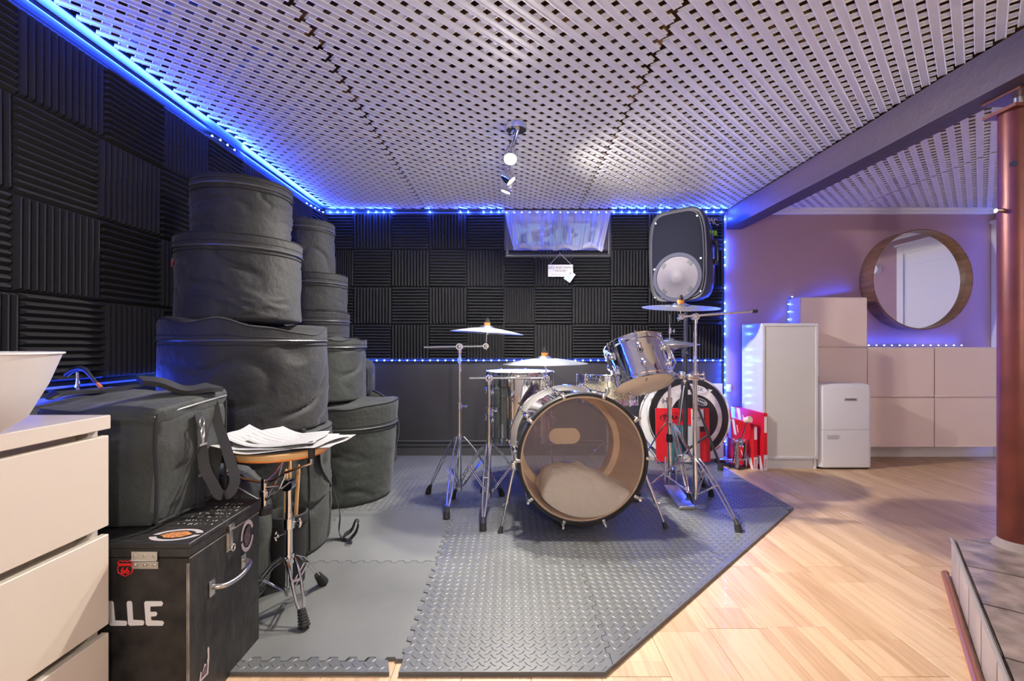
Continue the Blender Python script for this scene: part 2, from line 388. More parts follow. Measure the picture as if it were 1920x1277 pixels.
# ceiling: subfloor, joists, lattice
ce = sthing('ceiling')
B().xyz(XL-.1, XR+.1, YR-.1, YB+.12, 2.24, 2.3).obj('subfloor', M_sub, ce, smooth=False)
y = -2.3
while y < 3.85:
    B().xyz(XL, XR, y-.02, y+.02, 2.045, 2.24, .003, 1).obj('joist', M_joist, ce, smooth=False); y += .405
prof = [(-.015, 0), (-.015, -.0032), (-.0125, -.0042), (-.0105, -.0022), (.0105, -.0022), (.0125, -.0042), (.015, -.0032), (.015, 0)]
b_ = B(); vs = []; n = len(prof)
for xx in (-.5, .5):
    for (p, q) in prof: vs.append((xx, p, q))
b_._add(vs, [[i, (i+1) % n, n+(i+1) % n, n+i] for i in range(n)] + [list(range(n))[::-1], list(range(n, 2*n))])
me_slat = bpy.data.meshes.new('lattice_slat'); bmesh.ops.recalc_face_normals(b_.bm, faces=list(b_.bm.faces)); b_.bm.to_mesh(me_slat); b_.bm.free(); me_slat.materials.append(M_latt)
PIT = .0758
def slat_segs(x0, x1, y0, y1):
    for sgn in (1, -1):
        c = math.floor(((x0-y1) if sgn > 0 else (x0+y0))/PIT)*PIT
        cmax = (x1-y0) if sgn > 0 else (x1+y1)
        while c < cmax:
            c += PIT
            # sgn>0: x = y + c ; sgn<0: x = -y + c
            if sgn > 0: a, b = max(y0, x0-c), min(y1, x1-c)
            else: a, b = max(y0, c-x1), min(y1, c-x0)
            if b-a < .008: continue
            ym = (a+b)/2; xm = ym+c if sgn > 0 else c-ym
            yield sgn, xm, ym, (b-a)*math.sqrt(2)+.012
def panel(x0, x1, y0, y1, lab, joined=False):
    p = bpy.data.objects.new('lattice_panel', None); COL.objects.link(p); p.parent = ce; p.location = (x0, y0, HC); OFF[p.name] = V((x0, y0, HC)); p['label'] = lab
    if not joined:
        for s_, xm, ym, ln in slat_segs(x0+.012, x1-.012, y0+.012, y1-.012):
            inst('lattice_slat', me_slat, p, (xm, ym, HC+(.0 if s_ > 0 else .0032)), (0, 0, R(45*s_)), (ln, 1, 1))
    else:
        q = B()
        for s_, xm, ym, ln in slat_segs(x0+.012, x1-.012, y0+.012, y1-.012):
            q.box((xm, ym, HC+(.0 if s_ > 0 else .0032)-.0015), (ln, .03, .003), Euler((0, 0, R(45*s_))))
        q.obj('lattice_slats', M_latt, p, smooth=False, kind='stuff')
for (x0, x1, lab) in ((-1.465, -.695, 'narrow cut lattice sheet beside the foam wall'), (-.695, .555, 'full lattice sheet above the drum kit'), (.555, 1.775, 'full lattice sheet left of the timber beam'),
                      (1.895, 2.77, 'lattice sheet right of the timber beam'), (2.77, 3.93, 'lattice sheet over the mauve corner')):
    panel(x0, x1, 1.36, 3.82, lab); panel(x0, x1, -2.55, 1.36, lab+', rear part', True)
# cornices
def trim(name, b, m, lab=None):
    return struct(b.obj(name, m, None, smooth=False, label=lab))
q = B(); q.xyz(XL, XL+.085, YR, YB, 2.022, 2.045, .004); q.xyz(XL, XL+.03, YR, YB, 2.006, 2.024, .003)
trim('trim_1', q, M_trimb, 'black cornice along the foam wall')
q = B(); q.xyz(XL+.05, 1.757, YB-.05, YB, 2.0, 2.035, .004); q.xyz(XL+.03, 1.757, YB-.030, YB, 1.975, 2.005, .004)
trim('trim_2', q, M_trimb, 'black cornice along the back wall')
q = B(); q.xyz(1.80, XR, YB-.075, YB-.02, 1.998, 2.03, .006); q.xyz(1.80, XR, YB-.055, YB-.02, 1.975, 2.0, .006); q.xyz(XR-.055, XR, YR, YB-.075, 1.998, 2.03, .006); q.xyz(XR-.035, XR, YR, YB-.055, 1.975, 2.0, .006)
trim('trim_3', q, M_white, 'white cornice over the mauve wall')
# baseboards
q = B(); q.xyz(XL, 1.757, YB-.02, YB, .0, .085, .003); q.xyz(XL, 1.757, YB-.03, YB, .085, .098, .003); q.xyz(XL, 1.757, YB-.016, YB, .098, .118, .003); q.xyz(XL, 1.757, YB-.028, YB, .118, .130, .004)
o = struct(q.obj('baseboard_back', M_base, None, smooth=False, label='black moulded baseboard'))
struct(B().xyz(1.757, XR, YB-.04, YB-.02, 0, .10, .004).obj('trim_5', M_white, None, smooth=False, label='white baseboard under the shoe cabinets'))
struct(B().xyz(XR-.016, XR, YR, 2.70, 0, .10, .004).obj('baseboard_right', M_white, None, smooth=False))
# beam
q = B(); q.xyz(1.765, 1.885, YR, YB, 1.853, 2.008)
bmesh.ops.subdivide_edges(q.bm, edges=[e for e in q.bm.edges if abs(e.verts[0].co.y-e.verts[1].co.y) > 1], cuts=60)
for v in q.bm.verts: v.co += V((noise.noise(v.co*3)*.006, 0, noise.noise(v.co*2.5+V((5, 5, 5)))*.006))
struct(q.obj('trim_4', M_beam, None, smooth=False, label='dark painted timber beam crossing the ceiling'))
# door on the right wall, with casing (seen in the mirror)
dr = sthing('door_1')
q = B(); q.xyz(XR-.022, XR, 2.72, 2.80, 0, 1.90, .004); q.xyz(XR-.022, XR, 3.745, 3.838, 0, 1.90, .004); q.xyz(XR-.020, XR, 2.80, 3.745, 1.82, 1.90)
q.xyz(XR-.035, XR, 2.70, 3.838, 1.90, 1.925, .004)
q.obj('door_casing', M_white, dr, smooth=False)
q = B(); q.xyz(XR-.008, XR-.001, 2.80, 3.745, 0, 1.82)
for (z0, z1) in ((.15, .85), (.98, 1.70)): q.xyz(XR-.014, XR-.008, 2.92, 3.62, z0, z1, .004)
q.obj('door_leaf', M_white, dr, smooth=False)
q = B(); q.cyl((XR-.01, 2.88, .95), (XR-.05, 2.88, .95), .01); q.sph((XR-.06, 2.88, .95), .025); q.obj('door_handle', M_steel, dr)
tag(B().cyl((XR-.001, 2.45, 1.72), (XR-.04, 2.45, 1.72), .055, .045, 32).obj('smoke_alarm', M_white), 'small round white alarm on the right wall beside the door', 'smoke alarm')

# ------------------------------------------------------------ acoustic foam tiles
def foam_mesh(size=.302, n=12, base=.014, hgt=.026):
    q = B(); s = size/2; vs = []; fs = []
    q.box((0, 0, base/2), (size, size, base))
    p = size/n
    for i in range(n):
        a = -s+i*p; m_ = a+p*.5; c = a+p
        q._add([(a, -s, base), (c, -s, base), (c, s, base), (a, s, base), (m_-.0025, -s+.010, base+hgt), (m_+.0025, -s+.010, base+hgt), (m_+.0025, s-.010, base+hgt), (m_-.0025, s-.010, base+hgt)],
               [[0, 4, 7, 3], [1, 2, 6, 5], [0, 1, 5, 4], [3, 7, 6, 2], [4, 5, 6, 7]])
    me = bpy.data.meshes.new('foam_tile'); bmesh.ops.recalc_face_normals(q.bm, faces=list(q.bm.faces)); q.bm.to_mesh(me); q.bm.free(); me.materials.append(M_foam); return me
me_foam = foam_mesh()
rows = [(1.69, 1.985), (1.385, 1.69), (1.08, 1.385), (.79, 1.08)]
def foam(parent, wall, a0, a1, z0, z1, vert):
    sx = (a1-a0)/.304; sz = (z1-z0)/.304; j = lambda k: random.uniform(-k, k)
    if wall == 'back':
        base = Matrix(((1, 0, 0), (0, 0, -1), (0, 1, 0))).to_4x4()        # local x->X, y->Z, z->-Y
        loc = ((a0+a1)/2, YB-.001-abs(j(.002)), (z0+z1)/2)
    else:
        base = Matrix(((0, 0, 1), (1, 0, 0), (0, 1, 0))).to_4x4()         # local x->Y, y->Z, z->+X
        loc = (XL+.001+abs(j(.002)), (a0+a1)/2, (z0+z1)/2)
    rot = base @ Matrix.Rotation((0 if vert else R(90))+R(j(.5)), 4, 'Z')
    o = inst('foam_tile', me_foam, parent, loc, rot.to_euler(), ((sx if vert else sz), (sz if vert else sx), random.uniform(.9, 1.08)))
    return o
xb = [-1.50, -1.28, -.972, -.667, -.36, -.052, .197, .508, .82, 1.125, 1.43, 1.735]
for r, (z0, z1) in enumerate(rows):
    for c in range(len(xb)-1):
        if r == 0 and xb[c] >= -.06 and xb[c] < .80: continue
        z1_ = z1
        foam(wb, 'back', xb[c], xb[c+1], z0, z1_, (c+r) % 2 == 1)
yl = [-.07, .235, .54, .845, 1.15, 1.455, 1.757, 2.06, 2.365, 2.675, 2.985, 3.29, 3.60, 3.82]
for r, (z0, z1) in enumerate(rows):
    for c in range(len(yl)-1): foam(wl, 'left', yl[c]-(.02 if r in (1, 2) else 0), yl[c+1]-(.02 if r in (1, 2) and c < len(yl)-2 else 0), z0, z1-(.018 if r == 0 else 0), (c+r) % 2 == 1)

# ------------------------------------------------------------ window, curtain, sign
wn = sthing('window_1', (0, YB, wz0))
q = B()
def fr4(q, x0, x1, z0, z1, w_, y0, y1): q.xyz(x0-w_, x1+w_, y0, y1, z0-w_, z0, .003); q.xyz(x0-w_, x0, y0, y1, z0, z1, .003); q.xyz(x1, x1+w_, y0, y1, z0, z1, .003); q.xyz(x0-w_, x1+w_, y0, y1, z1, z1+.012, .002)
fr4(q, wx0, wx1, wz0, 1.985, .035, YB-.020, YB); fr4(q, wx0-.035, wx1+.035, wz0-.035, 1.985, .020, YB-.040, YB); fr4(q, wx0-.055, wx1+.055, wz0-.055, 1.985, .010, YB-.028, YB)
q.obj('window_frame', M_base, wn, smooth=False)
q = B(); q.xyz(wx0, wx1, YB, YB+.02, wz0, wz0+.03); q.xyz(wx0, wx1, YB+.02, YB+.1, 1.94, 1.985); q.xyz(wx0, wx1, YB+.06, YB+.1, wz0, wz0+.03)
for xx in (wx0+.02, .27, .50, wx1-.02): q.xyz(xx-.012, xx+.012, YB+.06, YB+.1, wz0, 1.985)
q.obj('sash', M_white, wn, smooth=False)
for (a, b) in ((wx0+.03, .26), (.28, .49), (.51, wx1-.03)): B().xyz(a, b, YB+.078, YB+.082, wz0+.03, 1.94).obj('pane', M_glass, wn, smooth=False)
# hedge outside
M_leaf = mat('garden_leaf', (.10, .20, .04), .6, var=(8, .5))
q = B()
for i in range(900):
    p = V((random.uniform(-1.5, 2.6), YB+random.uniform(1.4, 2.2), random.uniform(.9, 2.55)+random.uniform(-.1, .1)))
    e = Euler((random.uniform(0, 6), random.uniform(0, 6), random.uniform(0, 6))).to_matrix(); s_ = random.uniform(.05, .10)
    q._add([p+e @ V((-s_, 0, 0)), p+e @ V((0, -s_*.5, 0)), p+e @ V((s_, 0, 0)), p+e @ V((0, s_*.5, .01))], [[0, 1, 2, 3]])
o = q.obj('hedge_leaves', M_leaf, None, smooth=False); o['kind'] = 'stuff'; tag(o, 'green garden foliage outside the small window', 'hedge')
struct(B().xyz(-3, 4, YB+.13, YB+6, 1.3, 1.36).obj('ground', mat('garden_soil', (.09, .11, .05), .9), None, smooth=False))
# curtain
ct = thing('sheer_curtain', 'gathered sheer white curtain over the small basement window', 'curtain', (.39, YB-.06, 1.62))
q = B(); nx, nz = 220, 22; vs = []; fs = []
for k in range(nz+1):
    t_ = k/nz
    for i in range(nx+1):
        s_ = i/nx
        x0 = -.045+.075*t_**1.6; x1 = .812-.075*t_**1.4
        z1 = 2.00; zb = 1.672+.022*abs(math.sin(s_*9.5))+.012*math.sin(s_*23)-.0*s_
        z = z1+(zb-z1)*t_
        fold = (.010+.006*math.sin(s_*17))*math.sin(s_*150+3*math.sin(s_*11)) + .008*math.sin(s_*47+t_*1.5)
        puff = .03*max(0, t_-.78)/.22*math.sin(min(1, (1-t_)/.22+.15)*math.pi)
        vs.append((x0+(x1-x0)*s_+.006*math.sin(s_*60+t_*3), YB-.065+fold*(.8+.3*t_)-puff, z))
for k in range(nz):
    for i in range(nx): a = k*(nx+1)+i; fs.append([a, a+1, a+nx+2, a+nx+1])
q._add(vs, fs); q.obj('voile', M_sheer, ct, ang=180)
q = B(); vs = []; fs = []; nx = 160; nz = 8                                          # rolled gathered hem
for k in range(nz):
    for i in range(nx+1):
        s_ = i/nx; a = 2*math.pi*k/nz; r_h = .013+.012*abs(math.sin(s_*8.3+.4))+.004*math.sin(s_*31)
        zb = 1.688+.022*abs(math.sin(s_*9.5))+.012*math.sin(s_*23)
        edge = min(1, min(s_, 1-s_)*14)
        vs.append((.035+.70*s_, YB-.075+math.cos(a)*r_h*.9*edge, zb+math.sin(a)*r_h*edge))
for k in range(nz):
    for i in range(nx): a = k*(nx+1)+i; b = ((k+1) % nz)*(nx+1)+i; fs.append([a, a+1, b+1, b])
q._add(vs, fs); q.obj('hem', M_sheer, ct, ang=180)
q = B(); q.cyl((-.05, YB-.055, 1.997), (.82, YB-.055, 1.997), .007); q.sph((-.055, YB-.055, 1.997), .012); q.sph((.825, YB-.055, 1.997), .012); q.obj('curtain_rod', M_white, ct)
# hanging sign
Ys = YB-.055
sg = thing('hanging_sign', 'small white wooden sign hanging by a string under the window', 'sign', W(1050, 508, Ys))
a = W(1027.5, 508, Ys); b = W(1074.5, 508, Ys); zt = W(0, 496.5, Ys).z; zb = W(0, 519, Ys).z
B().xyz(a.x, b.x, Ys-.004, Ys+.004, zb, zt, .001, 1).obj('sign_board', M_wht, sg, smooth=False)
ap = W(1050, 475.5, Ys)
q = B(); q.tube([(a.x+.012, Ys-.006, zt-.002), tuple(ap), (b.x-.012, Ys-.006, zt-.002)], .0016, 6); q.sph(ap, .004); q.obj('string', M_cream, sg)
mx_ = (a.x+b.x)/2
text('lettering', "GIGI AND PAPA'S", .0265, frame((mx_, Ys-.0045, zt-.024), (1, 0, 0), (0, 0, 1)), M_blk, sg)
text('lettering', "HOUSE", .0265, frame((mx_, Ys-.0045, zt-.050), (1, 0, 0), (0, 0, 1)), M_blk, sg)
q = B(); x_ = mx_-.075
for w_ in (.014, .010, .018, .008, .016, .012, .015): q.xyz(x_, x_+w_, Ys-.0048, Ys-.0040, zt-.080, zt-.076); x_ += w_+.005
q.obj('small_print', mat('faded_print', (.30, .30, .30), .6), sg, smooth=False)
for xx in (mx_-.055, mx_+.05): B().sph((xx, Ys-.0048, zt-.047), .004, 8, (1, .3, 1)).obj('heart', M_red, sg)
tg = thing('paper_tag', 'small pale blue paper tag tucked over the corner of the hanging sign', 'tag', W(1068, 518, Ys-.008), (0, 0, 0))
M_tag = mat('pale_tag_card', (.60, .66, .78), .6)
c_ = W(1068, 518.5, Ys-.009); e_ = Euler((0, R(35), 0))
B().box(c_, (.062, .002, .082), e_).obj('card', M_tag, tg, smooth=False)
q = B(); q.box(c_+V((.008, -.002, .026)), (.022, .001, .004), Euler((0, R(20), 0))); q.box(c_+V((.008, -.002, .024)), (.016, .001, .003), Euler((0, R(-40), 0))); q.obj('pink_bow', M_redp, tg, smooth=False)
q = B()
for k in range(5): q.box(c_+e_.to_matrix() @ V((0, -.0015, .012-.011*k)), (.044, .0008, .0025), e_)
q.obj('lettering', mat('teal_ink', (.10, .40, .50), .6), tg, smooth=False)

# ------------------------------------------------------------ LED strips
t = bmesh.new(); bmesh.ops.create_uvsphere(t, u_segments=8, v_segments=6, radius=.0045)
me_led = bpy.data.meshes.new('led'); t.to_mesh(me_led); t.free(); me_led.materials.append(M_led); me_led.shade_smooth()
def led_strip(lab, pts, nrm, pitch=.0625, gap=None, power=LED_W, points=0):
    st = thing('led_strip', lab, 'led strip', pts[0], group=None)
    nrm = V(nrm).normalized(); q = B()
    for a, b in zip(pts[:-1], pts[1:]):
        a = V(a); b = V(b); q.ribbon([a, b], .008, (b-a).cross(nrm), .0016)
    q.obj('tape', M_ledtape, st, smooth=False)
    k = 0
    for a, b in zip(pts[:-1], pts[1:]):
        a = V(a); b = V(b); ln = (b-a).length; d = (b-a)/ln; s_ = pitch/2
        while s_ < ln:
            k += 1
            if not (gap and gap(k)):
                inst('led', me_led, st, a+d*s_+nrm*.004)
                if points:
                    ld = bpy.data.lights.new('led_point', 'POINT'); ld.energy = points; ld.color = BLUE; ld.shadow_soft_size = .004
                    lo = bpy.data.objects.new('led_point', ld); COL.objects.link(lo); lo.parent = st; lo.location = a+d*s_+nrm*.014-OFF[st.name]
            s_ += pitch
        if not points:
            ld = bpy.data.lights.new('led_glow', 'AREA'); ld.shape = 'RECTANGLE'; ld.size = ln; ld.size_y = .006
            ld.energy = power*ln; ld.color = BLUE
            lo = bpy.data.objects.new('led_glow', ld); COL.objects.link(lo); lo.parent = st
            z = -nrm; x = d; y = z.cross(x) * -1
            z_ = -nrm; Mx = Matrix((d, (nrm*-1).cross(d)*-1, nrm*-1)).transposed()
            # light shines along local -Z, so local Z = -nrm
            zz = -nrm; yy = zz.cross(d).normalized(); Mx = Matrix((d, yy, zz)).transposed()
            lo.matrix_local = Matrix.Translation((a+b)/2+nrm*.006-OFF[st.name]) @ Mx.to_4x4()
    return st
led_strip('blue led strip along the top of the back wall', [(-1.50, YB-.035, 1.99), (1.745, YB-.035, 1.99)], (0, -1, .35), points=1.8, gap=lambda k: k in (5, 10, 11, 12, 13, 15, 16, 17, 20, 43, 46))
led_strip('blue led strip tucked behind the foam along the top of the left wall', [(XL+.018, .2, 1.974), (XL+.018, 2.36, 1.974), (XL+.050, 2.40, 1.974), (XL+.050, 2.66, 1.974), (XL+.018, 2.70, 1.974), (XL+.018, 3.5, 1.974), (XL+.045, YB-.06, 1.980)], (.6, 0, .8), power=34, gap=lambda k: not (36 <= k <= 39 or k > 54))
led_strip('blue led strip along the back wall below the foam', [(-1.50, YB-.018, .785), (1.745, YB-.018, .785)], (0, -1, 0), power=3.2)
led_strip('blue led strip running low on the left wall under the foam', [(XL+.018, .8, .772), (XL+.018, YB-.03, .772)], (1, 0, 0), power=4, gap=lambda k: k < 19)
led_strip('vertical blue led strip where the foam meets the mauve wall', [(1.748, YB-.03, 1.97), (1.748, YB-.03, .12)], (0, -1, 0), gap=lambda k: k in (2, 3, 8, 9, 11, 17), points=1.1)
led_strip('blue led strip up the side and over the tallest cabinet stack', [(2.252, 3.80, 1.02), (2.252, 3.80, 1.297), (2.78, 3.80, 1.295)], (-.3, 0, 1), power=1.4, gap=lambda k: k > 5)
led_strip('blue led strip lying along the low cabinet tops', [(2.80, 3.79, .905), (3.66, 3.79, .905)], (0, 0, 1), power=2.0)
led_strip('blue led strip down the right wall beside the door casing, behind the red post', [(XR-.026, 3.70, 1.97), (XR-.026, 3.70, .13)], (-1, 0, 0), power=1.8)
# socket
s_ = thing('wall_socket', 'small white plug socket beside the vertical led strip', 'socket', (1.785, YB-.02, .55))
B().xyz(1.765, 1.805, YB-.030, YB-.02, .53, .59, .003).obj('faceplate', M_white, s_); B().xyz(1.775, 1.795, YB-.034, YB-.030, .55, .57, .002).obj('plug', M_white, s_)

# ------------------------------------------------------------ ceiling spotlight bar, then added fill lamps out of view
sf = thing('ceiling_spotlight_bar', 'chrome ceiling spotlight bar with three lit spot heads', 'ceiling light', (0, 2.6, HC-.01))
q = B(); q.cyl((.03, 2.35, HC-.005), (.03, 2.35, HC-.03), .055, .05, 28); q.obj('ceiling_plate', M_chrome, sf)
q = B(); q.tube([(.035, 2.33, HC-.03), (.02, 2.40, HC-.07), (.0, 2.5, HC-.075), (-.005, 2.7, HC-.07), (-.015, 2.95, HC-.065)], .011, 10); q.obj('bar', M_chrome, sf)
def spot_head(p, d, r=.036, e=1.0):
    p = V(p); d = V(d).normalized(); ln = .075
    q = B(); Mx = Matrix.Translation(p) @ d.to_track_quat('Z', 'Y').to_matrix().to_4x4()
    q.ring([(r*.55, -ln), (r*.95, -ln*.75), (r, 0), (r*.9, 0), (r*.85, -ln*.6), (.01, -ln*.8), (.01, -ln)], Mx, 32)
    h = q.obj('spot_head', M_chrome, sf)
    B().cyl(p-d*.012, p-d*.008, r*.86, n=28).obj('lamp_lens', M_lamp, h)
    B().cyl(p-d*ln, V((p.x, p.y, HC-.07)), .006).obj('arm', M_chrome, h)
    ld = bpy.data.lights.new('spot_beam', 'SPOT'); ld.energy = LIGHT_SPOT*e; ld.color = (1, .93, .82); ld.spot_size = R(150); ld.spot_blend = .6; ld.shadow_soft_size = .03
    lo = bpy.data.objects.new('spot_beam', ld); COL.objects.link(lo); lo.parent = sf
    lo.matrix_local = Matrix.Translation(p+d*.004-OFF[sf.name]) @ (-d).to_track_quat('Z', 'Y').to_matrix().to_4x4()
spot_head((.0, 2.40, 1.865), (-.05, -.55, -.8), e=1.1)
spot_head((.005, 2.74, 1.87), (.70, -.02, -.78), .034, e=1.5)
spot_head((-.03, 2.92, 1.865), (-.35, .1, -.9), .034, e=.8)
def globe(lab, p, e, col=WARM):  # out-of-view fixture added for flat fill light from the front
    g = thing('fill_globe_light', lab, 'ceiling light', p)
    p = V(p)
    B().cyl((p.x, p.y, HC), (p.x, p.y, HC-.03), .08, n=32).obj('ceiling_plate', M_white, g)
    B().sph((p.x, p.y, HC-.10), .075, 24).obj('glass_globe', mat('fill_globe_opal', (1, 1, 1), .4, emit=(1, .88, .74), es=3), g)
    ld = bpy.data.lights.new('fill_bulb', 'POINT'); ld.energy = e; ld.color = col; ld.shadow_soft_size = .085
    lo = bpy.data.objects.new('fill_bulb', ld); COL.objects.link(lo); lo.parent = g; lo.location = (0, 0, -.10+HC-p.z)
globe('added opal fill globe behind the viewer, left', (-.3, -1.2, HC), FILL_REAR)
globe('added opal fill globe behind the viewer, right', (1.0, -.7, HC), FILL_REAR)
fl_ = thing('fill_floor_lamp', 'added tall uplighter fill lamp standing unseen behind the viewer', 'lamp', (.35, -1.0, 0))  # added behind the camera to brighten the ceiling and the kit's front
q = B(); q.cyl((.35, -1.0, 0), (.35, -1.0, .02), .14, n=32); q.obj('base', M_steel, fl_); q = B(); q.cyl((.35, -1.0, .02), (.35, -1.0, 1.2), .012); q.obj('pole', M_steel, fl_)
q = B(); q.ring([(.04, 1.18), (.14, 1.27), (.142, 1.268), (.045, 1.172)], Matrix.Translation((.35, -1.0, 0)), 40); q.obj('shade', M_white, fl_)
ld = bpy.data.lights.new('fill_bulb', 'POINT'); ld.energy = FILL_UP; ld.color = (1, .94, .88); ld.shadow_soft_size = .05
lo = bpy.data.objects.new('fill_bulb', ld); COL.objects.link(lo); lo.parent = fl_; lo.location = (0, 0, 1.335)
globe('added opal fill globe, out of view, over the right side of the room', (2.9, .3, HC), FILL_RIGHT)  # added fill for the mauve wall and cabinets
# ------------------------------------------------------------ floor mats
TX = lambda i: -.31+.6*i
TY = [1.355, 1.96, 2.565, 3.17, 3.824]
def zig(a, b, s0, amp=.008, nt=10):
    """offsets along a seam from a to b: list of (t, off)"""
    out = []; a += .022; b -= .022; p = (b-a)/nt; out.append((a, 0))
    for k in range(nt):
        t0 = a+k*p
        out += [(t0+p*.06, -amp), (t0+p*.42, -amp*1.0), (t0+p*.54, amp), (t0+p*.94, amp)]
    return out+[(b, 0)]
def clip(poly, a, b, c):                                # keep a*x+b*y <= c
    out = []
    for i in range(len(poly)):
        p, q = poly[i-1], poly[i]; dp = a*p[0]+b*p[1]-c; dq = a*q[0]+b*q[1]-c
        if (dp <= 0) != (dq <= 0): t_ = dp/(dp-dq); out.append((p[0]+(q[0]-p[0])*t_, p[1]+(q[1]-p[1])*t_))
        if dq <= 0: out.append(q)
    return out
def tile_poly(x0, x1, y0, y1, zl=1, zr=1, zb=1, zt=1):
    P = [(x0, y0)]
    P += [(t, y0+o*zb) for t, o in zig(x0, x1, 0)]; P.append((x1, y0))
    P += [(x1+o*zr, t) for t, o in zig(y0, y1, 0)]; P.append((x1, y1))
    P += [(t, y1+o*zt) for t, o in zig(x0, x1, 0)][::-1]; P.append((x0, y1))
    P += [(x0+o*zl, t) for t, o in zig(y0, y1, 0)][::-1]
    return P
def inside(p, poly):
    c = False; x, y = p
    for i in range(len(poly)):
        (x1, y1), (x2, y2) = poly[i-1], poly[i]
        if (y1 > y) != (y2 > y) and x < (x2-x1)*(y-y1)/(y2-y1)+x1: c = not c
    return c
TH = .011
mats_root = None
def mat_tile(poly, lab, tread, zt=0.0, name='foam_mat', group=None, edge=None):
    cx = sum(p[0] for p in poly)/len(poly); cy = sum(p[1] for p in poly)/len(poly)
    rt = thing(name, lab, 'floor mat', (cx, cy, 0))
    def inset(poly, e):
        r_ = []; n = len(poly)
        for i in range(n):
            p0, p1, p2 = V((*poly[i-1], 0)), V((*poly[i], 0)), V((*poly[(i+1) % n], 0)); d1 = p1-p0; d2 = p2-p1
            if d1.length < 1e-6 or d2.length < 1e-6: r_.append((p1.x, p1.y)); continue
            nn = (V((-d1.y, d1.x, 0)).normalized()+V((-d2.y, d2.x, 0)).normalized()); nn = nn.normalized() if nn.length > .01 else V((0, 0, 0)); r_.append((p1.x+nn.x*e, p1.y+nn.y*e))
        return r_
    poly = inset(poly, .0007)
    q = B(); z = TH+zt
    q.prism(poly, .0005, z-.0012)
    # inset top with a slightly rounded shoulder
    q2 = []
    n = len(poly)
    for i in range(n):
        p0, p1, p2 = V((*poly[i-1], 0)), V((*poly[i], 0)), V((*poly[(i+1) % n], 0))
        d1 = (p1-p0); d2 = (p2-p1)
        if d1.length < 1e-6 or d2.length < 1e-6: q2.append((p1.x, p1.y)); continue
        nn = (V((-d1.y, d1.x, 0)).normalized()+V((-d2.y, d2.x, 0)).normalized())
        nn = nn.normalized() if nn.length > .01 else V((0, 0, 0)); q2.append((p1.x+nn.x*.0012, p1.y+nn.y*.0012))
    vs = [(*p, z-.0012) for p in poly]+[(*p, z) for p in q2]
    q._add(vs, [[i, (i+1) % n, n+(i+1) % n, n+i] for i in range(n)]+[list(range(n, 2*n))])
    q.obj('foam_sheet', M_mat if tread else M_mats, rt, smooth=False)
    if tread:
        q = B(); xs = [p[0] for p in poly]; ys = [p[1] for p in poly]; pp = .0232/math.sqrt(2)
        vs = []; fs = []
        i0_ = int(min(xs)/pp)-2; i1_ = int(max(xs)/pp)+2; j0_ = int(min(ys)/pp)-1; j1_ = int(max(ys)/pp)+2
        for i in range(i0_, i1_):
            for j in range(j0_, j1_):
                if (i+j) % 2: continue
                x = i*pp; y = j*pp
                a = R(45) if i % 2 == 0 else R(-45)
                ca, sa = math.cos(a), math.sin(a); hl = .0146; hw = .0036
                if not (inside((x+hl*ca*.85, y+hl*sa*.85), poly) and inside((x-hl*ca*.85, y-hl*sa*.85), poly)): continue
                k = len(vs)
                for (lx, ly, lz) in ((-hl, 0, 0), (-hl*.45, -hw, 0), (hl*.45, -hw, 0), (hl, 0, 0), (hl*.45, hw, 0), (-hl*.45, hw, 0), (-hl*.5, 0, .0030), (hl*.5, 0, .0030)):
                    vs.append((x+lx*ca-ly*sa, y+lx*sa+ly*ca, z+lz-.0001))
                fs += [[k, k+1, k+6], [k+1, k+2, k+7, k+6], [k+2, k+3, k+7], [k+3, k+4, k+7], [k+4, k+5, k+6, k+7], [k+5, k, k+6]]
        if vs:
            me = bpy.data.meshes.new('raised_tread'); me.from_pydata([V(v)-OFF[rt.name] for v in vs], [], fs)
            link('raised_tread', me, M_mat, rt, smooth=True, ang=80, kind='stuff', offset=False)
    return rt
DG = -1.035
rn = ['nearest row', 'second row', 'third row', 'row against the back wall']
for i in range(-2, 4):
    for j in range(4):
        x0, x1 = TX(i), TX(i+1); y0, y1 = TY[j], TY[j+1]
        if i == 3: x0, x1 = TX(3), 1.575
        P = tile_poly(x0, x1, y0, y1, zl=1 if i > -2 else 0, zr=0 if i >= 2 and x1 > 1.5 else 1, zb=1 if j or i < 0 else 0, zt=1 if j < 3 else 0)
        if i >= 0 and j == 0:
            P = [(x, y) for x, y in P]
            P = [(x, 1.297 if abs(y-y0) < .012 and True and y < y0+.012 and not (y > y0+.009) else y) for x, y in P]
            # straight near border reaching the diamond-plate edge
            P = [(x0, 1.297), (x1, 1.297)] + [(x1+o, t) for t, o in zig(y0, y1, 0)] + [(x1, y1)] + [(t, y1+o) for t, o in zig(x0, x1, 0)][::-1] + [(x0, y1)] + [(x0+o, t) for t, o in zig(y0, y1, 0)][::-1]
        P = clip(P, 1, -1, -DG*0+DG*-0-1.035) if False else clip(P, 1, -1, DG)
        P = clip(P, 1, 0, 1.575)
        if len(P) < 3: continue
        if max(p[0] for p in P)-min(p[0] for p in P) < .02: continue
        tread = not (i < 0 and j < 2)
        side = {-2: 'against the left wall under the bags', -1: 'left of the bass drum', 0: 'under the left half of the drum kit', 1: 'under the right half of the drum kit', 2: 'by the diagonal cut edge', 3: 'narrow piece by the right edge'}[i]
        lab = ('grey diamond-plate foam mat ' if tread else 'smooth-side-up grey foam mat ')+side+', '+rn[j]
        lab = ' '.join(lab.split()[:16])
        mat_tile(P, lab, tread, zt=random.uniform(-.0006, .0008)+(0.002 if tread and i >= 0 and j == 0 else 0))
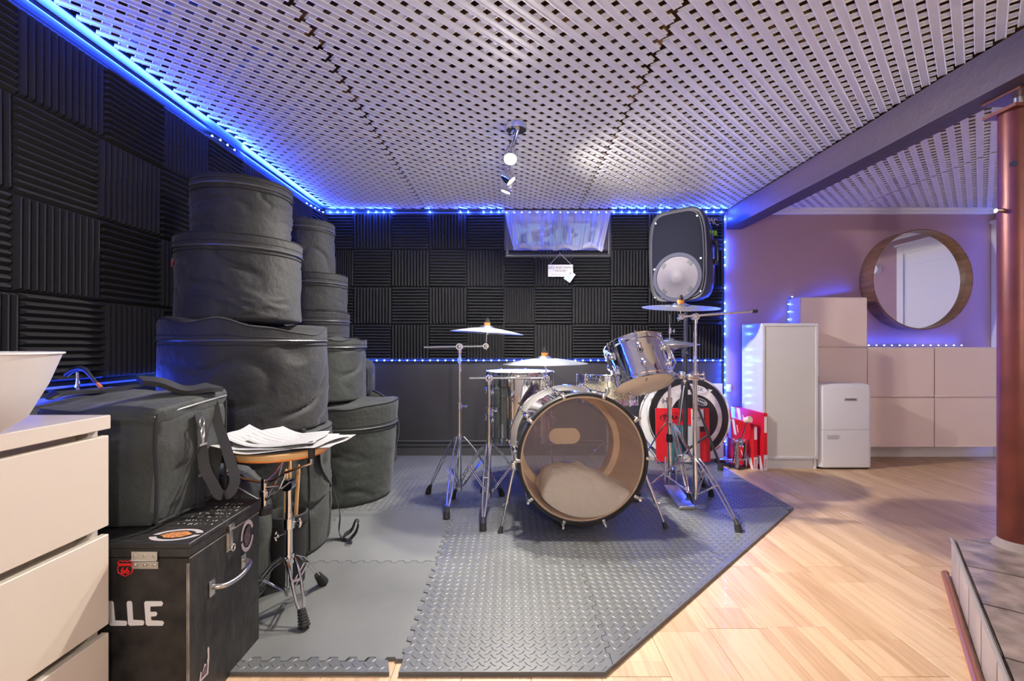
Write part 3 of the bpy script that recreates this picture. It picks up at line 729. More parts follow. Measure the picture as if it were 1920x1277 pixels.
# edge strip in front of the left mats
P = [(-1.3, 1.300), (-.335, 1.300), (-.352, 1.352)] + [(t, 1.3535+o) for t, o in zig(-.91, -.36, 0, nt=9)][::-1] + [(-.91, 1.352), (-1.3, 1.352)]
mat_tile(P, 'narrow diamond-plate edging strip in front of the smooth grey mats', True, name='mat_edge_strip')

# ------------------------------------------------------------ plinth and post
A = V((1.742, 1.84, 0)); Bq = V((1.19, 1.13, 0)); hz = .157
d = (Bq-A).normalized(); nr = V((-d.y, d.x, 0)); nr = nr if nr.x > 0 else -nr
pl = sthing('plinth', tuple(A)); pl['kind'] = 'structure'
A2 = A+V((.9, 0.0, 0)); B2 = A2+(Bq-A)*1.25; Bx = A+(Bq-A)*1.6
body = [(A.x, A.y), (A2.x, A2.y), (2.64, .2), (Bx.x, Bx.y)]
ctr = V((2.0, 1.3, 0))
q = B(); ins = [(x+(ctr.x-x)*.02, y+(ctr.y-y)*.02) for x, y in body]; q.prism(ins, 0, hz-.012); q.obj('core', M_grout, pl, smooth=False)
# top tiles: grid aligned with the diagonal edge, cut to the outline
def convclip(poly, outl):
    n = len(outl); area = sum(outl[i-1][0]*outl[i][1]-outl[i][0]*outl[i-1][1] for i in range(n)); sg_ = 1 if area > 0 else -1
    for i in range(n):
        p, r = outl[i-1], outl[i]; ex, ey = r[0]-p[0], r[1]-p[1]; a, b = ey*sg_, -ex*sg_; poly = clip(poly, a, b, a*p[0]+b*p[1])
        if len(poly) < 3: return None
    return poly
def shrink(poly, k):
    cx = sum(p[0] for p in poly)/len(poly); cy = sum(p[1] for p in poly)/len(poly)
    return [(cx+(x-cx)*(1-k/max(.02, math.hypot(x-cx, y-cy))), cy+(y-cy)*(1-k/max(.02, math.hypot(x-cx, y-cy)))) for x, y in poly]
ts = .30
for i in range(-1, 6):
    for j in range(-1, 8):
        o_ = A+d*(j*ts-.02)+nr*(i*ts) ; pg = [o_, o_+d*ts, o_+d*ts+nr*ts, o_+nr*ts]
        pg = [(A.x-.45+i*.0+p.x-A.x+.45, p.y) for p in pg]
        c = convclip(pg, body)
        if not c: continue
        c = shrink(c, .006)
        q = B(); q.prism(c, hz-.012, hz+random.uniform(-.001, .001)); q.obj('tile', M_stone, pl, smooth=False)
for j in range(7):
    a = A+d*(j*.22+.004); b = A+d*((j+1)*.22-.004)
    if (b-A).length > (Bx-A).length: break
    q = B(); c = (a+b)/2; q.box((c.x-nr.x*.004, c.y-nr.y*.004, hz/2-.006), ((b-a).length, .012, hz-.016), Euler((0, 0, math.atan2(d.y, d.x)))); q.obj('riser_tile', M_stonev, pl, smooth=False)
a = A; b = A2; 
for j in range(4): B().xyz(A.x+.005+j*.22, A.x+.217+j*.22, A.y-.004, A.y+.008, .002, hz-.014).obj('riser_tile', M_stonev, pl, smooth=False)
q = B(); e1 = A-nr*.012+d*-.0; e2 = Bx-nr*.012; q.tube([e1+nr*.004+V((0, 0, hz-.004)), e2+nr*.004+V((0, 0, hz-.004))], .006, 8); q.obj('metal_edge', mat('pewter_edge_trim', (.30, .27, .24), .5, .2), pl)
tag(B().tube([V((1.728, 1.86, .012)), A+d*.0-nr*.030+V((0, 0, .012)), A+d*.5-nr*.030+V((0, 0, .012)), Bx-nr*.030+V((0, 0, .012))], .011, 10).obj('copper_pipe', mat('copper_pipe', (.55, .24, .16), .35, .8)), 'thin copper pipe lying on the floor along the stone plinth', 'pipe')
pst = thing('steel_post', 'red oxide adjustable steel post under the beam on the stone plinth', 'post', (1.905, 1.76, hz))
PX, PY = 1.905, 1.76
q = B(); q.cyl((PX, PY, hz+.004), (PX, PY, 1.44), .0575, n=40); o = q.obj('outer_tube', M_post, pst)
q = B(); q.ring([(.050, 1.44), (.050, 1.785), (.0555, 1.785), (.0555, 1.44)], Matrix.Translation((PX, PY, 0)), 40); q.obj('inner_tube', M_post, pst)
for (zz, an) in ((1.685, -92), (1.585, -150), (1.505, -92), (1.62, -95)):
    dd = V((math.cos(R(an)), math.sin(R(an)), 0)); c = V((PX, PY, zz)); q = B(); q.cyl(c+dd*.053, c+dd*.0565, .011, n=20); q.obj('pin_hole', M_blk, pst)
q = B(); q.xyz(PX-.075, PX+.075, PY-.06, PY+.06, 1.785, 1.797); q.obj('top_plate', M_post, pst, smooth=False)
q = B(); q.cyl((PX, PY, 1.797), (PX, PY, 1.845), .016); q.cyl((PX, PY, 1.80), (PX, PY, 1.815), .028, n=6); q.obj('jack_screw', M_steel, pst, ang=20); q = B(); q.xyz(PX-.07, PX+.07, PY-.07, PY+.07, 1.843, 1.852); q.obj('bearing_plate', M_post, pst, smooth=False)
q = B(); q.cyl((PX-.05, PY, 1.42), (PX-.085, PY, 1.42), .008); q.obj('locking_pin', M_steel, pst)
q = B(); q.ring([(.0578, hz), (.075, hz), (.062, hz+.02), (.0578, hz+.03)], Matrix.Translation((PX, PY, 0)), 32); q.obj('mortar_collar', mat('rough_mortar', (.25, .20, .18), .9, bump=(60, .6, .005)), pst)

# ------------------------------------------------------------ white furniture on the mauve side
# shoe cabinets
def shoe(x, z, lab, grp='tilting shoe cabinets on the mauve wall'):
    rt = thing('shoe_cabinet', lab, 'cabinet', (x+.26, 3.75, z), group=None)
    q = B(); q.xyz(x+.0015, x+.5195, 3.667, YB-.022, z+.001, z+.3875, .004); q.obj('body', M_plast, rt)
    q = B(); vs = []; fs = []; nx, nz = 28, 20
    for k in range(nz+1):
        for i in range(nx+1):
            s_ = i/nx; t_ = k/nz; xx = x+.003+.515*s_
            zz = z+.004+.375*t_
            g = 1-((s_-.5)/.36)**2
            dish = max(0, g)*max(0, (t_-.70)/.30)**1.5*.0065
            vs.append((xx, 3.660+dish+.004*(1-t_)*0, zz))
    for k in range(nz):
        for i in range(nx): a = k*(nx+1)+i; fs.append([a, a+1, a+nx+2, a+nx+1])
    m0 = len(vs)
    q._add(vs, fs)
    q.xyz(x+.004, x+.516, 3.668, 3.674, z+.004, z+.380); q.xyz(x+.002, x+.518, 3.656, 3.67, z-.001, z+.010, .003)
    q.obj('flap', M_plast, rt, ang=50); return rt
c1, c2, c3 = 2.262, 2.784, 3.306
for (x, z, l) in ((c1, .897, 'shoe cabinet at the top of the tall stack beside the mirror'), (c1, .507, 'shoe cabinet second from top, just above the dehumidifier'), (c1, .117, 'shoe cabinet at the bottom of the tall stack behind the dehumidifier'),
                  (c2, .507, 'upper shoe cabinet right beside the tall stack'), (c2, .117, 'lower shoe cabinet just right of the dehumidifier'),
                  (c3, .507, 'upper shoe cabinet at the far right near the red post'), (c3, .117, 'lower shoe cabinet at the far right near the red post')):
    shoe(x, z, 'blush-white plastic '+l)
# mirror
mr = thing('round_mirror', 'large round wall mirror in a deep walnut frame', 'mirror', (3.25, YB-.02, 1.43))
Mm = Matrix.Translation((3.25, YB-.021, 1.43)) @ Matrix.Rotation(R(90), 4, 'X')
q = B(); q.ring([(.388, 0), (.397, 0), (.397, .140), (.388, .140)], Mm, 96); q.obj('frame', M_teak, mr)
q = B(); q.lathe([(.3875, .086), (.3875, .091)], Mm, 96); q.obj('mirror_glass', M_mirror, mr)
q = B()
for k in (.025, -.0): q.cyl((3.25+.386, YB-.08, 1.40+k*2), (3.25+.383, YB-.08, 1.40+k*2), .006)
q.obj('screw', M_steel, mr)
# tall cabinet
tc_ = thing('tall_cabinet', 'tall narrow white cabinet with a frosted glass door', 'cabinet', (2.045, 3.6, 0))
x0, x1, yf, yb, zt = 1.843, 2.250, 3.43, 3.735, 1.072
q = B(); q.xyz(x0, x0+.018, yf+.02, yb, 0, zt, .002); q.xyz(x1-.018, x1, yf+.02, yb, 0, zt, .002); q.xyz(x0+.018, x1-.018, yf+.02, yb, zt-.018, zt, .001); q.xyz(x0+.018, x1-.018, yf+.02, yb, .07, .088); q.xyz(x0+.018, x1-.018, yb-.008, yb, .07, zt); q.xyz(x0+.018, x1-.018, yf+.035, yf+.05, .0, .07)
M_gl = mat('glossy_white_laminate', (.70, .70, .70), .22)
q.obj('carcass', M_gl, tc_, smooth=False)
dd = B(); 
dd.xyz(x0, x1, yf, yf+.018, .078, .098, .003); dd.xyz(x0, x1, yf, yf+.018, zt-.022, zt-.002, .003); dd.xyz(x0, x0+.018, yf, yf+.018, .098, zt-.022, .002); dd.xyz(x1-.018, x1, yf, yf+.018, .098, zt-.022, .002)
do = dd.obj('door', mat('aluminium_white_frame', (.62, .62, .62), .35), tc_, smooth=False)
B().xyz(x0+.016, x1-.016, yf+.005, yf+.010, .096, zt-.020).obj('glass_panel', M_frost, do, smooth=False)
q = B(); q.xyz(x1-.004, x1+.008, yf-.002, yf+.02, .645, .69, .002); q.obj('hinge', M_steel, do)
# dehumidifier
dh = thing('dehumidifier', 'white portable dehumidifier in front of the shoe cabinets', 'dehumidifier', (2.455, 3.55, 0))
def rrect(x0, x1, y0, y1, r, n=6):
    P = []
    for (cx, cy, a0) in ((x1-r, y0+r, -90), (x1-r, y1-r, 0), (x0+r, y1-r, 90), (x0+r, y0+r, 180)):
        for k in range(n+1): a = R(a0+90*k/n); P.append((cx+r*math.cos(a), cy+r*math.sin(a)))
    return P
def stack(q, poly_fn, levels):
    n = None; vs = []; fs = []
    for k, (z, ins_) in enumerate(levels):
        P = poly_fn(ins_); n = len(P); vs += [(*p, z) for p in P]
    m_ = len(levels)
    for k in range(m_-1):
        for i in range(n): fs.append([k*n+i, k*n+(i+1) % n, (k+1)*n+(i+1) % n, (k+1)*n+i])
    fs += [list(range(n))[::-1], list(range((m_-1)*n, m_*n))]
    q._add(vs, fs)
pf = lambda i: rrect(2.262+i, 2.654-i, 3.435+i, 3.645-i, .035-i*.5)
q = B(); stack(q, pf, [(.012, .008), (.02, .0), (.288, 0), (.290, .003)]); q.obj('water_tank', M_appl, dh, ang=30)
q = B(); stack(q, pf, [(.291, .003), (.293, 0), (.600, 0), (.618, .006), (.625, .02), (.627, .05)]); q.obj('housing', M_appl, dh, ang=30)
q = B(); q.xyz(2.28, 2.63, 3.45, 3.63, 0, .014); q.obj('base', M_blk, dh, smooth=False)
q = B(); q.xyz(2.442, 2.538, 3.4335, 3.436, .502, .524, .001, 1); o = q.obj('badge', mat('silver_badge', (.60, .60, .58), .3, .4), dh)
text('lettering', 'NOMA', .021, frame((2.49, 3.4325, .513), (1, 0, 0), (0, 0, 1)), M_blk, o, wide=1.2)
q = B(); q.xyz(2.315, 2.415, 3.4342, 3.4355, .220, .256); o = q.obj('sticker', mat('sticker_paper', (.66, .66, .66), .5), dh)
q = B()
for k in range(4): q.xyz(2.320, 2.410-.012*(k % 2), 3.4336, 3.4342, .248-.008*k, .2505-.008*k)
q.obj('lettering', mat('grey_print', (.22, .22, .22), .5), o, smooth=False)

# drumhead boxes by the cabinet
def headbox(near, far, size, th, lab, side_lab=True):
    near = V(near); far = V(far); dx = (far-near).normalized(); nn = V((dx.y, -dx.x, 0)); nn = nn if nn.x < 0 else -nn    # face normal (to the left)
    rt = thing('drumhead_box', lab, 'box', near)
    L_ = (far-near).length
    ang = math.atan2(dx.y, dx.x); c = near+dx*L_/2-nn*th/2
    B().box((c.x, c.y, size/2), (L_, th, size), Euler((0, 0, ang))).obj('carton', M_red, rt, smooth=False)
    # white diagonal flashes on the face, as thin printed labels
    Fm = lambda s_, z: near+dx*s_+V((0, 0, z))+nn*.0007
    q = B()
    def par(s0, s1, z0, z1, wd):
        p = [Fm(s0, z0), Fm(s0+wd, z0), Fm(s1+wd, z1), Fm(s1, z1)]; q = B(); q._add(p, [[0, 1, 2, 3]]); q.obj('printed_flash', M_wht, rt, smooth=False)
    k = size/.42
    par(.335*k, .36*k, .22*k, .416*k, .055*k); par(.255*k, .295*k, .27*k, .415*k, .04*k); par(.225*k, .245*k, .30*k, .37*k, .014*k)
    par(.045*k, .085*k, .035*k, .13*k, .022*k); par(.08*k, .13*k, .07*k, .18*k, .014*k); par(.15*k, .18*k, .08*k, .14*k, .014*k); par(.001, .035*k, .001, .10*k, .038*k)
    # spine: white lower part and label
    sm = frame(near-nn*th/2-dx*.0008, nn*-1, (0, 0, 1))
    q = B(); q.box(near-nn*th/2-dx*.0006+V((0, 0, size*.14)), (.001, th*.98, size*.27), Euler((0, 0, ang))); q.box(near-nn*th/2-dx*.0006+V((0, 0, size*.80)), (.001, th*.7, size*.28), Euler((0, 0, ang)))
    o = q.obj('spine_label', M_wht, rt, smooth=False)
    cen = near-nn*th/2-dx*.0016+V((0, 0, size*.13))
    xx = V((0, 0, 1)); yy = (nn*1.0)
    Mx = frame(cen, (0, 0, 1), nn)
    if Mx.to_3x3().col[2].dot(-dx) < 0: Mx = frame(cen, (0, 0, 1), -nn)
    text('lettering', 'EVANS', th*.72, Mx, M_red, o)
    return rt, Fm, dx, nn
r1, F1, dx1, nn1 = headbox((1.835, 3.40, 0), (1.79, 3.815, 0), .418, .028, 'large red and white drumhead box leaning against the tall cabinet')
r2, F2, dx2, nn2 = headbox((1.778, 3.43, 0), (1.735, 3.755, 0), .334, .030, 'smaller red drumhead box in front of the larger red one')
cen = F2(.175, .155)+nn2*.001; text('lettering', 'EVANS', .062, frame(cen, -dx2, (0, 0, 1)), M_wht, r2, bold=.001)
cen = F2(.19, .115)+nn2*.001; text('lettering', 'DRUMHEADS', .018, frame(cen, -dx2, (0, 0, 1)), M_orange, r2)

# kick pedal function
def kick_pedal(lab, p, rz, s=1.0, beater=True, name='kick_pedal'):
    rt = thing(name, lab, 'pedal', p, (0, 0, rz), world=False)
    q = B(); q.box((0, .02, .006), (.12, .30, .006), None, .002); q.obj('base_plate', M_trimb, rt)
    q = B(); q.box((0, -.02, .045), (.075, .20, .010), Euler((R(-13), 0, 0)), .004); q.box((0, .095, .02), (.07, .05, .02), None, .004)
    for k in range(5): q.box((0, -.09+.03*k, .061-.0068*k), (.06, .008, .006), Euler((R(-13), 0, 0)))
    q.obj('footboard', M_steel, rt)
    for sx in (-1, 1):
        q = B(); q.box((sx*.045, -.10, .10), (.018, .022, .19), None, .004); q.box((sx*.045, -.10, .195), (.026, .03, .03), None, .005); q.obj('frame_post', M_steel, rt)
    q = B(); q.cyl((-.06, -.10, .195), (.06, -.10, .195), .009); q.cyl((-.012, -.10, .195), (.012, -.10, .195), .028, n=24); q.obj('axle', M_chrome, rt)
    q = B(); q.tube([(0, -.128, .195), (0, -.122, .12), (0, -.11, .07)], .006, 6); q.obj('chain', M_blk, rt)
    q = B(); q.tube([(-.058, -.10, .195), (-.066, -.10, .12), (-.06, -.08, .05)], .007, 8); q.obj('spring', M_chrome, rt)
    if beater:
        q = B(); q.tube([(0, -.10, .195), (0, -.13, .30), (0, -.15, .36)], .004, 8); o = q.obj('beater_rod', M_chrome, rt)
        q = B(); q.cyl((0, -.175, .375), (0, -.13, .36), .024, .020, 20); q.obj('beater', M_hide, o)
    return rt
pt = FL(1395, 872)
kick_pedal('chrome bass drum pedal on the floor before the red boxes', (1.665, 3.56, 0), R(25))

# things leaning at the back right
hb = thing('hardware_carton', 'flat white carton leaning on the wall behind the drumheads', 'box', W(1285, 860, 3.77))
p0 = W(1213, 0, 3.76); p1 = W(1356, 0, 3.76)
B().box(((p0.x+p1.x)/2, 3.785, .30), (p1.x-p0.x, .05, .60), Euler((R(-2), 0, 0)), .002).obj('carton', M_wht, hb, smooth=False)
text('lettering', 'SC', .07, frame((1.155, 3.748, .155), (.9, 0, .5), (-.5, 0, .9)), M_blk, hb)
text('lettering', 'S', .05, frame((1.135, 3.748, .09), (.9, 0, .5), (-.5, 0, .9)), mat('pale_teal_print', (.40, .55, .56), .5), hb)
def drumhead(lab, c, r, tilt, mats, patch=None):
    rt = thing('drumhead', lab, 'drumhead', (c[0], c[1], c[2]-r), (0, 0, 0), world=False)
    Mh = Matrix.Translation((0, 0, r)) @ Matrix.Rotation(R(90-tilt), 4, 'X')
    q = B(); q.ring([(r, -.004), (r, .010), (r-.008, .012), (r-.010, .0), (r-.008, -.004)], Mh, 80); q.obj('metal_rim', M_chrome, rt)
    q = B(); q.lathe([(r-.006, .0), (r-.006, .004)], Mh, 64); q.obj('film', mats, rt)
    return rt, Mh
M_marb = mat('marbled_white_film', (.62, .58, .55), .5, var=(14, .25))
rt, Mh = drumhead('clear rimmed drumhead leaning behind the black ringed one', (1.335, 3.735, .33), .315, 4, M_coat)
rt, Mh = drumhead('large marbled drumhead with a black outer ring and black centre patch', (1.405, 3.700, .345), .328, 5, M_marb)
q = B(); q.ring([(.262, .005), (.312, .005), (.312, .006), (.262, .006)], Mh, 80); q.obj('black_ring', M_blk, rt)
q = B(); q.lathe([(.188, .005), (.188, .0065)], Mh @ Matrix.Translation((.04, -.01, 0)), 64); o = q.obj('centre_patch', M_blk, rt)
def badge(par, Mloc, sx, sz, s, ls, cw=M_wht, ct=M_blk, inner=True):
    q = B(); q.lathe([(1, 0), (1, .0006)], Mloc @ Matrix.Diagonal((sx, sz, 1, 1)), 36); o = q.obj('logo_badge', cw, par)
    if inner:
        q = B(); q.lathe([(.9, .0006), (.9, .0010)], Mloc @ Matrix.Diagonal((sx, sz, 1, 1)), 36); q.obj('logo_field', M_blk if ct is M_wht else cw, o)
    text('lettering', s, ls, Mloc @ Matrix.Translation((0, 0, .0014)), ct, o); return o
badge(rt, Mh @ Matrix.Translation((.098, .215, .0068)) @ Matrix.Rotation(R(-14), 4, 'Z'), .048, .026, 'SK', .045)
badge(rt, Mh @ Matrix.Translation((.098, .118, .0068)) @ Matrix.Rotation(R(-22), 4, 'Z'), .052, .024, 'EVANS', .028, ct=M_wht)
q = B(); q.prism([(-.016, .014), (.018, .006), (-.002, -.012)], .0062, .007, Mh @ Matrix.Translation((.175, .205, 0))); q.obj('small_mark', M_wht, rt, smooth=False)
rb = thing('drumhead_packet', 'red drumhead packet with a black oval logo, among the stand legs', 'box', (1.345, 3.60, 0.012))
xa, xb_ = W(1233, 0, 3.55).x, W(1334, 0, 3.55).x
ex = Euler((R(-4), 0, 0)); cxm = (xa+xb_)/2
B().box((cxm, 3.59, .225), (xb_-xa, .018, .405), ex).obj('packet', M_red, rb, smooth=False)
fm = lambda x, z, o_=.0: V((x, 3.59, .225))+ex.to_matrix() @ V((0, -.0095-o_, z-.225))
def plate(par, x0, x1, z0, z1, m, nm, o_=.0008):
    a = [fm(x0, z0, o_), fm(x1, z0, o_), fm(x1, z1, o_), fm(x0, z1, o_)]; b = [p+V((0, .0007, 0)) for p in a]
    q = B(); q._add(a+b, [[0, 1, 2, 3], [7, 6, 5, 4], [0, 4, 5, 1], [1, 5, 6, 2], [2, 6, 7, 3], [3, 7, 4, 0]]); return q.obj(nm, m, par, smooth=False)
plate(rb, xa+.27, xa+.365, .29, .42, M_wht, 'label'); plate(rb, xa+.335, xa+.372, .25, .42, M_blk, 'black_band', .0004)
plate(rb, xa+.10, xa+.30, .02, .30, mat('teal_card', (.03, .15, .18), .5), 'teal_panel', .0006); plate(rb, xa+.20, xa+.33, .02, .29, mat('pale_panel', (.45, .47, .50), .5), 'pale_panel', .0010)
Ml = frame(fm(xa+.13, .355, .0012), (1, 0, 0), (0, 0, 1))
q = B(); q.ring([(1.0, 0), (1.06, 0), (1.06, .001), (1.0, .001)], Ml @ Matrix.Diagonal((.095, .035, 1, 1)), 48); q.obj('oval_logo', M_blk, rb)
text('lettering', 'EVANS', .05, Ml, M_blk, rb, bold=.001)
text('lettering', 'GET', .04, frame(fm(xa+.312, .345, .0018), (1, 0, 0), (0, 0, 1)), M_blk, rb)

# ------------------------------------------------------------ loudspeaker on its tripod
sx_, sy_, = 1.305, 3.50
SPK_RZ = R(-40)
st = thing('speaker_stand', 'black tripod loudspeaker stand behind the cymbal stands', 'stand', (sx_, sy_, .012))
q = B(); q.cyl((sx_, sy_, .10), (sx_, sy_, .86), .0175, n=20); q.obj('outer_pole', M_trimb, st)
q = B(); q.cyl((sx_, sy_, .80), (sx_, sy_, 1.215), .0145, n=20); q.obj('inner_pole', M_trimb, st)
q = B(); q.cyl((sx_, sy_, .82), (sx_, sy_, .88), .027, n=20); q.cyl((sx_, sy_, .58), (sx_, sy_, .645), .032, n=20); q.cyl((sx_, sy_, .12), (sx_, sy_, .16), .026, n=20); q.obj('collar', M_rubber, st)
q = B(); q.cyl((sx_, sy_-.02, .85), (sx_-.01, sy_-.065, .85), .012); q.sph((sx_-.01, sy_-.065, .85), .018, 12); q.obj('knob', M_rubber, st)
for a in (-30, -130, 95):
    dd = V((math.cos(R(a)), math.sin(R(a)), 0)); k_ = .24 if a != 95 else .26
    q = B(); top = V((sx_, sy_, .61))+dd*.03; ft = V((sx_, sy_, .04))+dd*k_; q.tube([top, ft], .014, 8, flat=.6); lg = q.obj('leg', M_trimb, st)
    B().cyl(ft+V((0, 0, .02)), ft-V((0, 0, .026)), .018, .021, 14).obj('rubber_foot', M_rubber, lg)
    q = B(); q.tube([V((sx_, sy_, .14))+dd*.022, top.lerp(ft, .62)], .008, 8); q.obj('brace', M_trimb, lg)
sp_ = thing('loudspeaker', 'large black loudspeaker on the tripod stand in the back corner', 'loudspeaker', (sx_, sy_, 1.215), (R(0), R(-1.0), SPK_RZ), world=False)
def spk_outline(s=1.0, ins_=0.0, top=.0):
    P = []; wv, hv = .215-ins_, .335-ins_
    for k in range(72):
        a = 2*math.pi*k/72; c, s2 = math.cos(a), math.sin(a)
        e_ = 2/5.2
        x = wv*math.copysign(abs(c)**e_, c); z = hv*math.copysign(abs(s2)**e_, s2)
        x *= 1-.10*max(0, z/hv)**2-.05*max(0, -z/hv)**2
        P.append((x, z))
    return P
def spk_stack(levels, cz=.345):
    q = B(); vs = []; fs = []; n = 72
    for (y, sc_, ins_) in levels: vs += [(x*sc_, y, cz+z*(1-(1-sc_)*.6)) for x, z in spk_outline(1, ins_)]
    for k in range(len(levels)-1):
        for i in range(n): fs.append([k*n+i, k*n+(i+1) % n, (k+1)*n+(i+1) % n, (k+1)*n+i])
    fs += [list(range(n)), list(range((len(levels)-1)*n, len(levels)*n))[::-1]]
    q._add(vs, fs); return q
M_spk = mat('loudspeaker_black_plastic', (.022, .022, .026), .45, bump=(200, .2, .001))
spk_stack([(-.150, 1, .016), (-.158, 1, .004), (-.150, 1, 0), (-.06, 1, 0), (.10, .86, 0), (.20, .66, 0), (.215, .60, .01)]).obj('cabinet', M_spk, sp_, ang=40)
M_grl = mat('perforated_grille', (.010, .011, .018), .8, spec=.15)
spk_stack([(-.1585, 1, .022), (-.161, 1, .026), (-.159, 1, .03)]).obj('grille_frame', mat('dark_grey_bezel', (.055, .055, .065), .45), sp_)
spk_stack([(-.1612, 1, .030), (-.163, 1, .034)]).obj('grille', M_grl, sp_)
Mw = Matrix.Translation((.0, -.1632, .185)) @ Matrix.Rotation(R(90), 4, 'X')
q = B(); q.ring([(.150, 0), (.178, 0), (.176, .004), (.152, .004)], Mw, 64); q.obj('woofer_ring', mat('grey_woofer_ring', (.06, .06, .085), .6, spec=.2), sp_)
q = B(); q.lathe([(.149, .0005), (.134, .0010), (.06, .0022), (.055, .0035), (.03, .006), (.0, .007)], Mw, 64); q.obj('woofer_cone', mat('woofer_cone', (.10, .09, .095), .5, .4, spec=.2, bump=(90, .3, .002)), sp_)
for a in (45, 135, 225, 315): B().box((.135*math.cos(R(a)), -.1660, .185+.135*math.sin(R(a))), (.030, .003, .036), Euler((0, -R(a), 0))).obj('basket_tab', M_blk, sp_, smooth=False)
for (x, z) in ((-.15, .60), (.15, .60), (-.165, .26), (.17, .30), (.165, .07), (-.165, .05)): B().cyl((x, -.163, z), (x, -.166, z), .006, n=12).obj('screw', M_steel, sp_)
q = B(); q.tube([(.205, .02, .28), (.228, .02, .30), (.228, .02, .42), (.205, .02, .44)], .009, 8); q.obj('handle', M_trimb, sp_)
q = B(); q.box((.197, .06, .30), (.03, .05, .04)); q.box((.197, .06, .44), (.03, .05, .04)); q.obj('bracket', M_trimb, sp_)
text('lettering', 'SMIR', .055, frame((.2195, -.055, .485), (.34, .94, 0.02), (-.03, 0, 1)), mat('lime_sticker', (.30, .62, .04), .5), sp_)
text('lettering', 'PIMC', .075, frame((.2055, -.045, .575), (.34, .94, 0), (-.22, 0, .97)), mat('pale_sticker', (.45, .42, .50), .5), sp_)
# ------------------------------------------------------------ dresser, bowl, case, bags on the left
DX = -.936; DY = 1.10; DT = .754
ds = thing('dresser', 'cream three-drawer dresser in the left foreground', 'dresser', (-1.18, .70, 0))
y0 = .30
q = B(); q.xyz(-1.42, DX, y0, DY, DT-.032, DT, .0015, 1); q.obj('top', M_melamine, ds, smooth=False)
q = B(); q.xyz(-1.415, DX-.028, DY-.030, DY-.004, 0, DT-.032); q.xyz(-1.415, DX-.028, y0+.004, y0+.03, 0, DT-.032); q.xyz(-1.415, -1.40, y0+.03, DY-.03, 0, DT-.032)
q.xyz(-1.40, DX-.05, y0+.03, DY-.03, .0, .06)
for k in range(3): q.xyz(DX-.09, DX-.055, y0+.03, DY-.03, DT-.075-.2305*k, DT-.035-.2305*k)
q.obj('carcass', M_melamine, ds, smooth=False)
for k in range(3):
    zt_ = W(0, 815.6, DY).z-.2305*k; q = B(); q.xyz(DX-.020, DX-.003, y0+.002, DY-.002, max(.02, zt_-.211), zt_, .0015, 1); o = q.obj('drawer', M_melamine, ds, smooth=False)
    q = B(); q.xyz(-1.38, DX-.02, y0+.045, DY-.045, max(.03, zt_-.20), zt_-.03); q.obj('drawer_box', M_melamine, o, smooth=False)
bw_ = thing('white_bowl', 'white tapered bowl on top of the cream dresser', 'bowl', (-.985, .82, DT))
q = B(); q.ring([(.055, 0), (.062, .0), (.10, .03), (.128, .09), (.147, .146), (.152, .148), (.151, .151), (.144, .150), (.124, .092), (.095, .034), (.052, .006), (.0001, .005), (.0001, 0)], Matrix.Translation((-.985, .82, DT)), 56)
q.obj('bowl', M_white, bw_)

CX0, CX1, CY0, CY1, CH = -1.27, -.777, 1.132, 1.452, .440
cs = thing('equipment_case', 'black painted plywood trunk lettered in white, with a silver side handle', 'case', (-1.02, 1.29, 0))
q = B(); q.xyz(CX0, CX1, CY0, CY1, 0, CH-.037, .002, 1); q.obj('body', M_box, cs, smooth=False)
q = B(); q.xyz(CX0-.002, CX1+.003, CY0-.003, CY1+.002, CH-.034, CH-.012, .0015, 1); q.xyz(CX0-.004, CX1+.005, CY0-.005, CY1+.003, CH-.012, CH, .0015, 1); q.obj('lid', M_box, cs, smooth=False)
q = B(); q.xyz(CX1, CX1+.0015, CY0+.004, CY1-.004, CH-.040, CH-.037); q.xyz(CX1-.004, CX1+.001, CY0-.001, CY0+.003, .0, CH-.05); q.obj('worn_edge', M_wedge, cs, smooth=False)
# hinge
hx0, hx1 = W(251, 0, CY0).x, W(299, 0, CY0).x; hz0, hz1 = W(0, 1065, CY0).z, W(0, 1032, CY0).z; hm = (hz0+hz1)/2
q = B(); q.xyz(hx0, hx1, CY0-.0075, CY0-.0045, hm+.002, hz1); q.xyz(hx0, hx1, CY0-.0045, CY0-.0005, hz0, hm-.002); q.cyl((hx0, CY0-.006, hm), (hx1, CY0-.006, hm), .0035); hg = q.obj('hinge', M_steel, cs)
q = B()
for k in range(3):
    xx = hx0+(hx1-hx0)*(.13+.37*k)
    for zz in (hm+.011, hm-.011): q.sph((xx, CY0-.0065, zz), .0042, 10, (1, .5, 1))
q.obj('rivet', M_steel, hg)
# lettering LLE
zl = W(0, 1150, CY0).z; lh = (W(0, 1127, CY0).z-W(0, 1173, CY0).z)
def letter(pts):
    q = B(); P_ = [W(u, v, CY0) for u, v in pts]; fr_v = [V((p.x, CY0-.0011, p.z)) for p in P_]; bk = [V((p.x, CY0-.0001, p.z)) for p in P_]; n_ = len(P_)
    q._add(fr_v+bk, [list(range(n_)), list(range(n_, 2*n_))[::-1]]+[[i, (i+1) % n_, n_+(i+1) % n_, n_+i] for i in range(n_)]); q.obj('painted_letter', M_wht, cs, smooth=False)
letter([(201, 1129), (203, 1127), (211, 1127), (213, 1130), (216, 1163), (237, 1164), (239, 1168), (237, 1173), (209, 1173), (206, 1171)])
letter([(238, 1130), (240, 1127), (246, 1127), (248, 1130), (250, 1162), (269, 1163), (271, 1167), (269, 1172), (244, 1173), (241, 1170)])
letter([(271, 1130), (273, 1127), (303, 1127), (306, 1131), (304, 1136), (282, 1137), (282, 1147), (293, 1147), (295, 1151), (293, 1155), (283, 1156), (284, 1163), (305, 1164), (308, 1168), (305, 1173), (277, 1173), (274, 1170)])
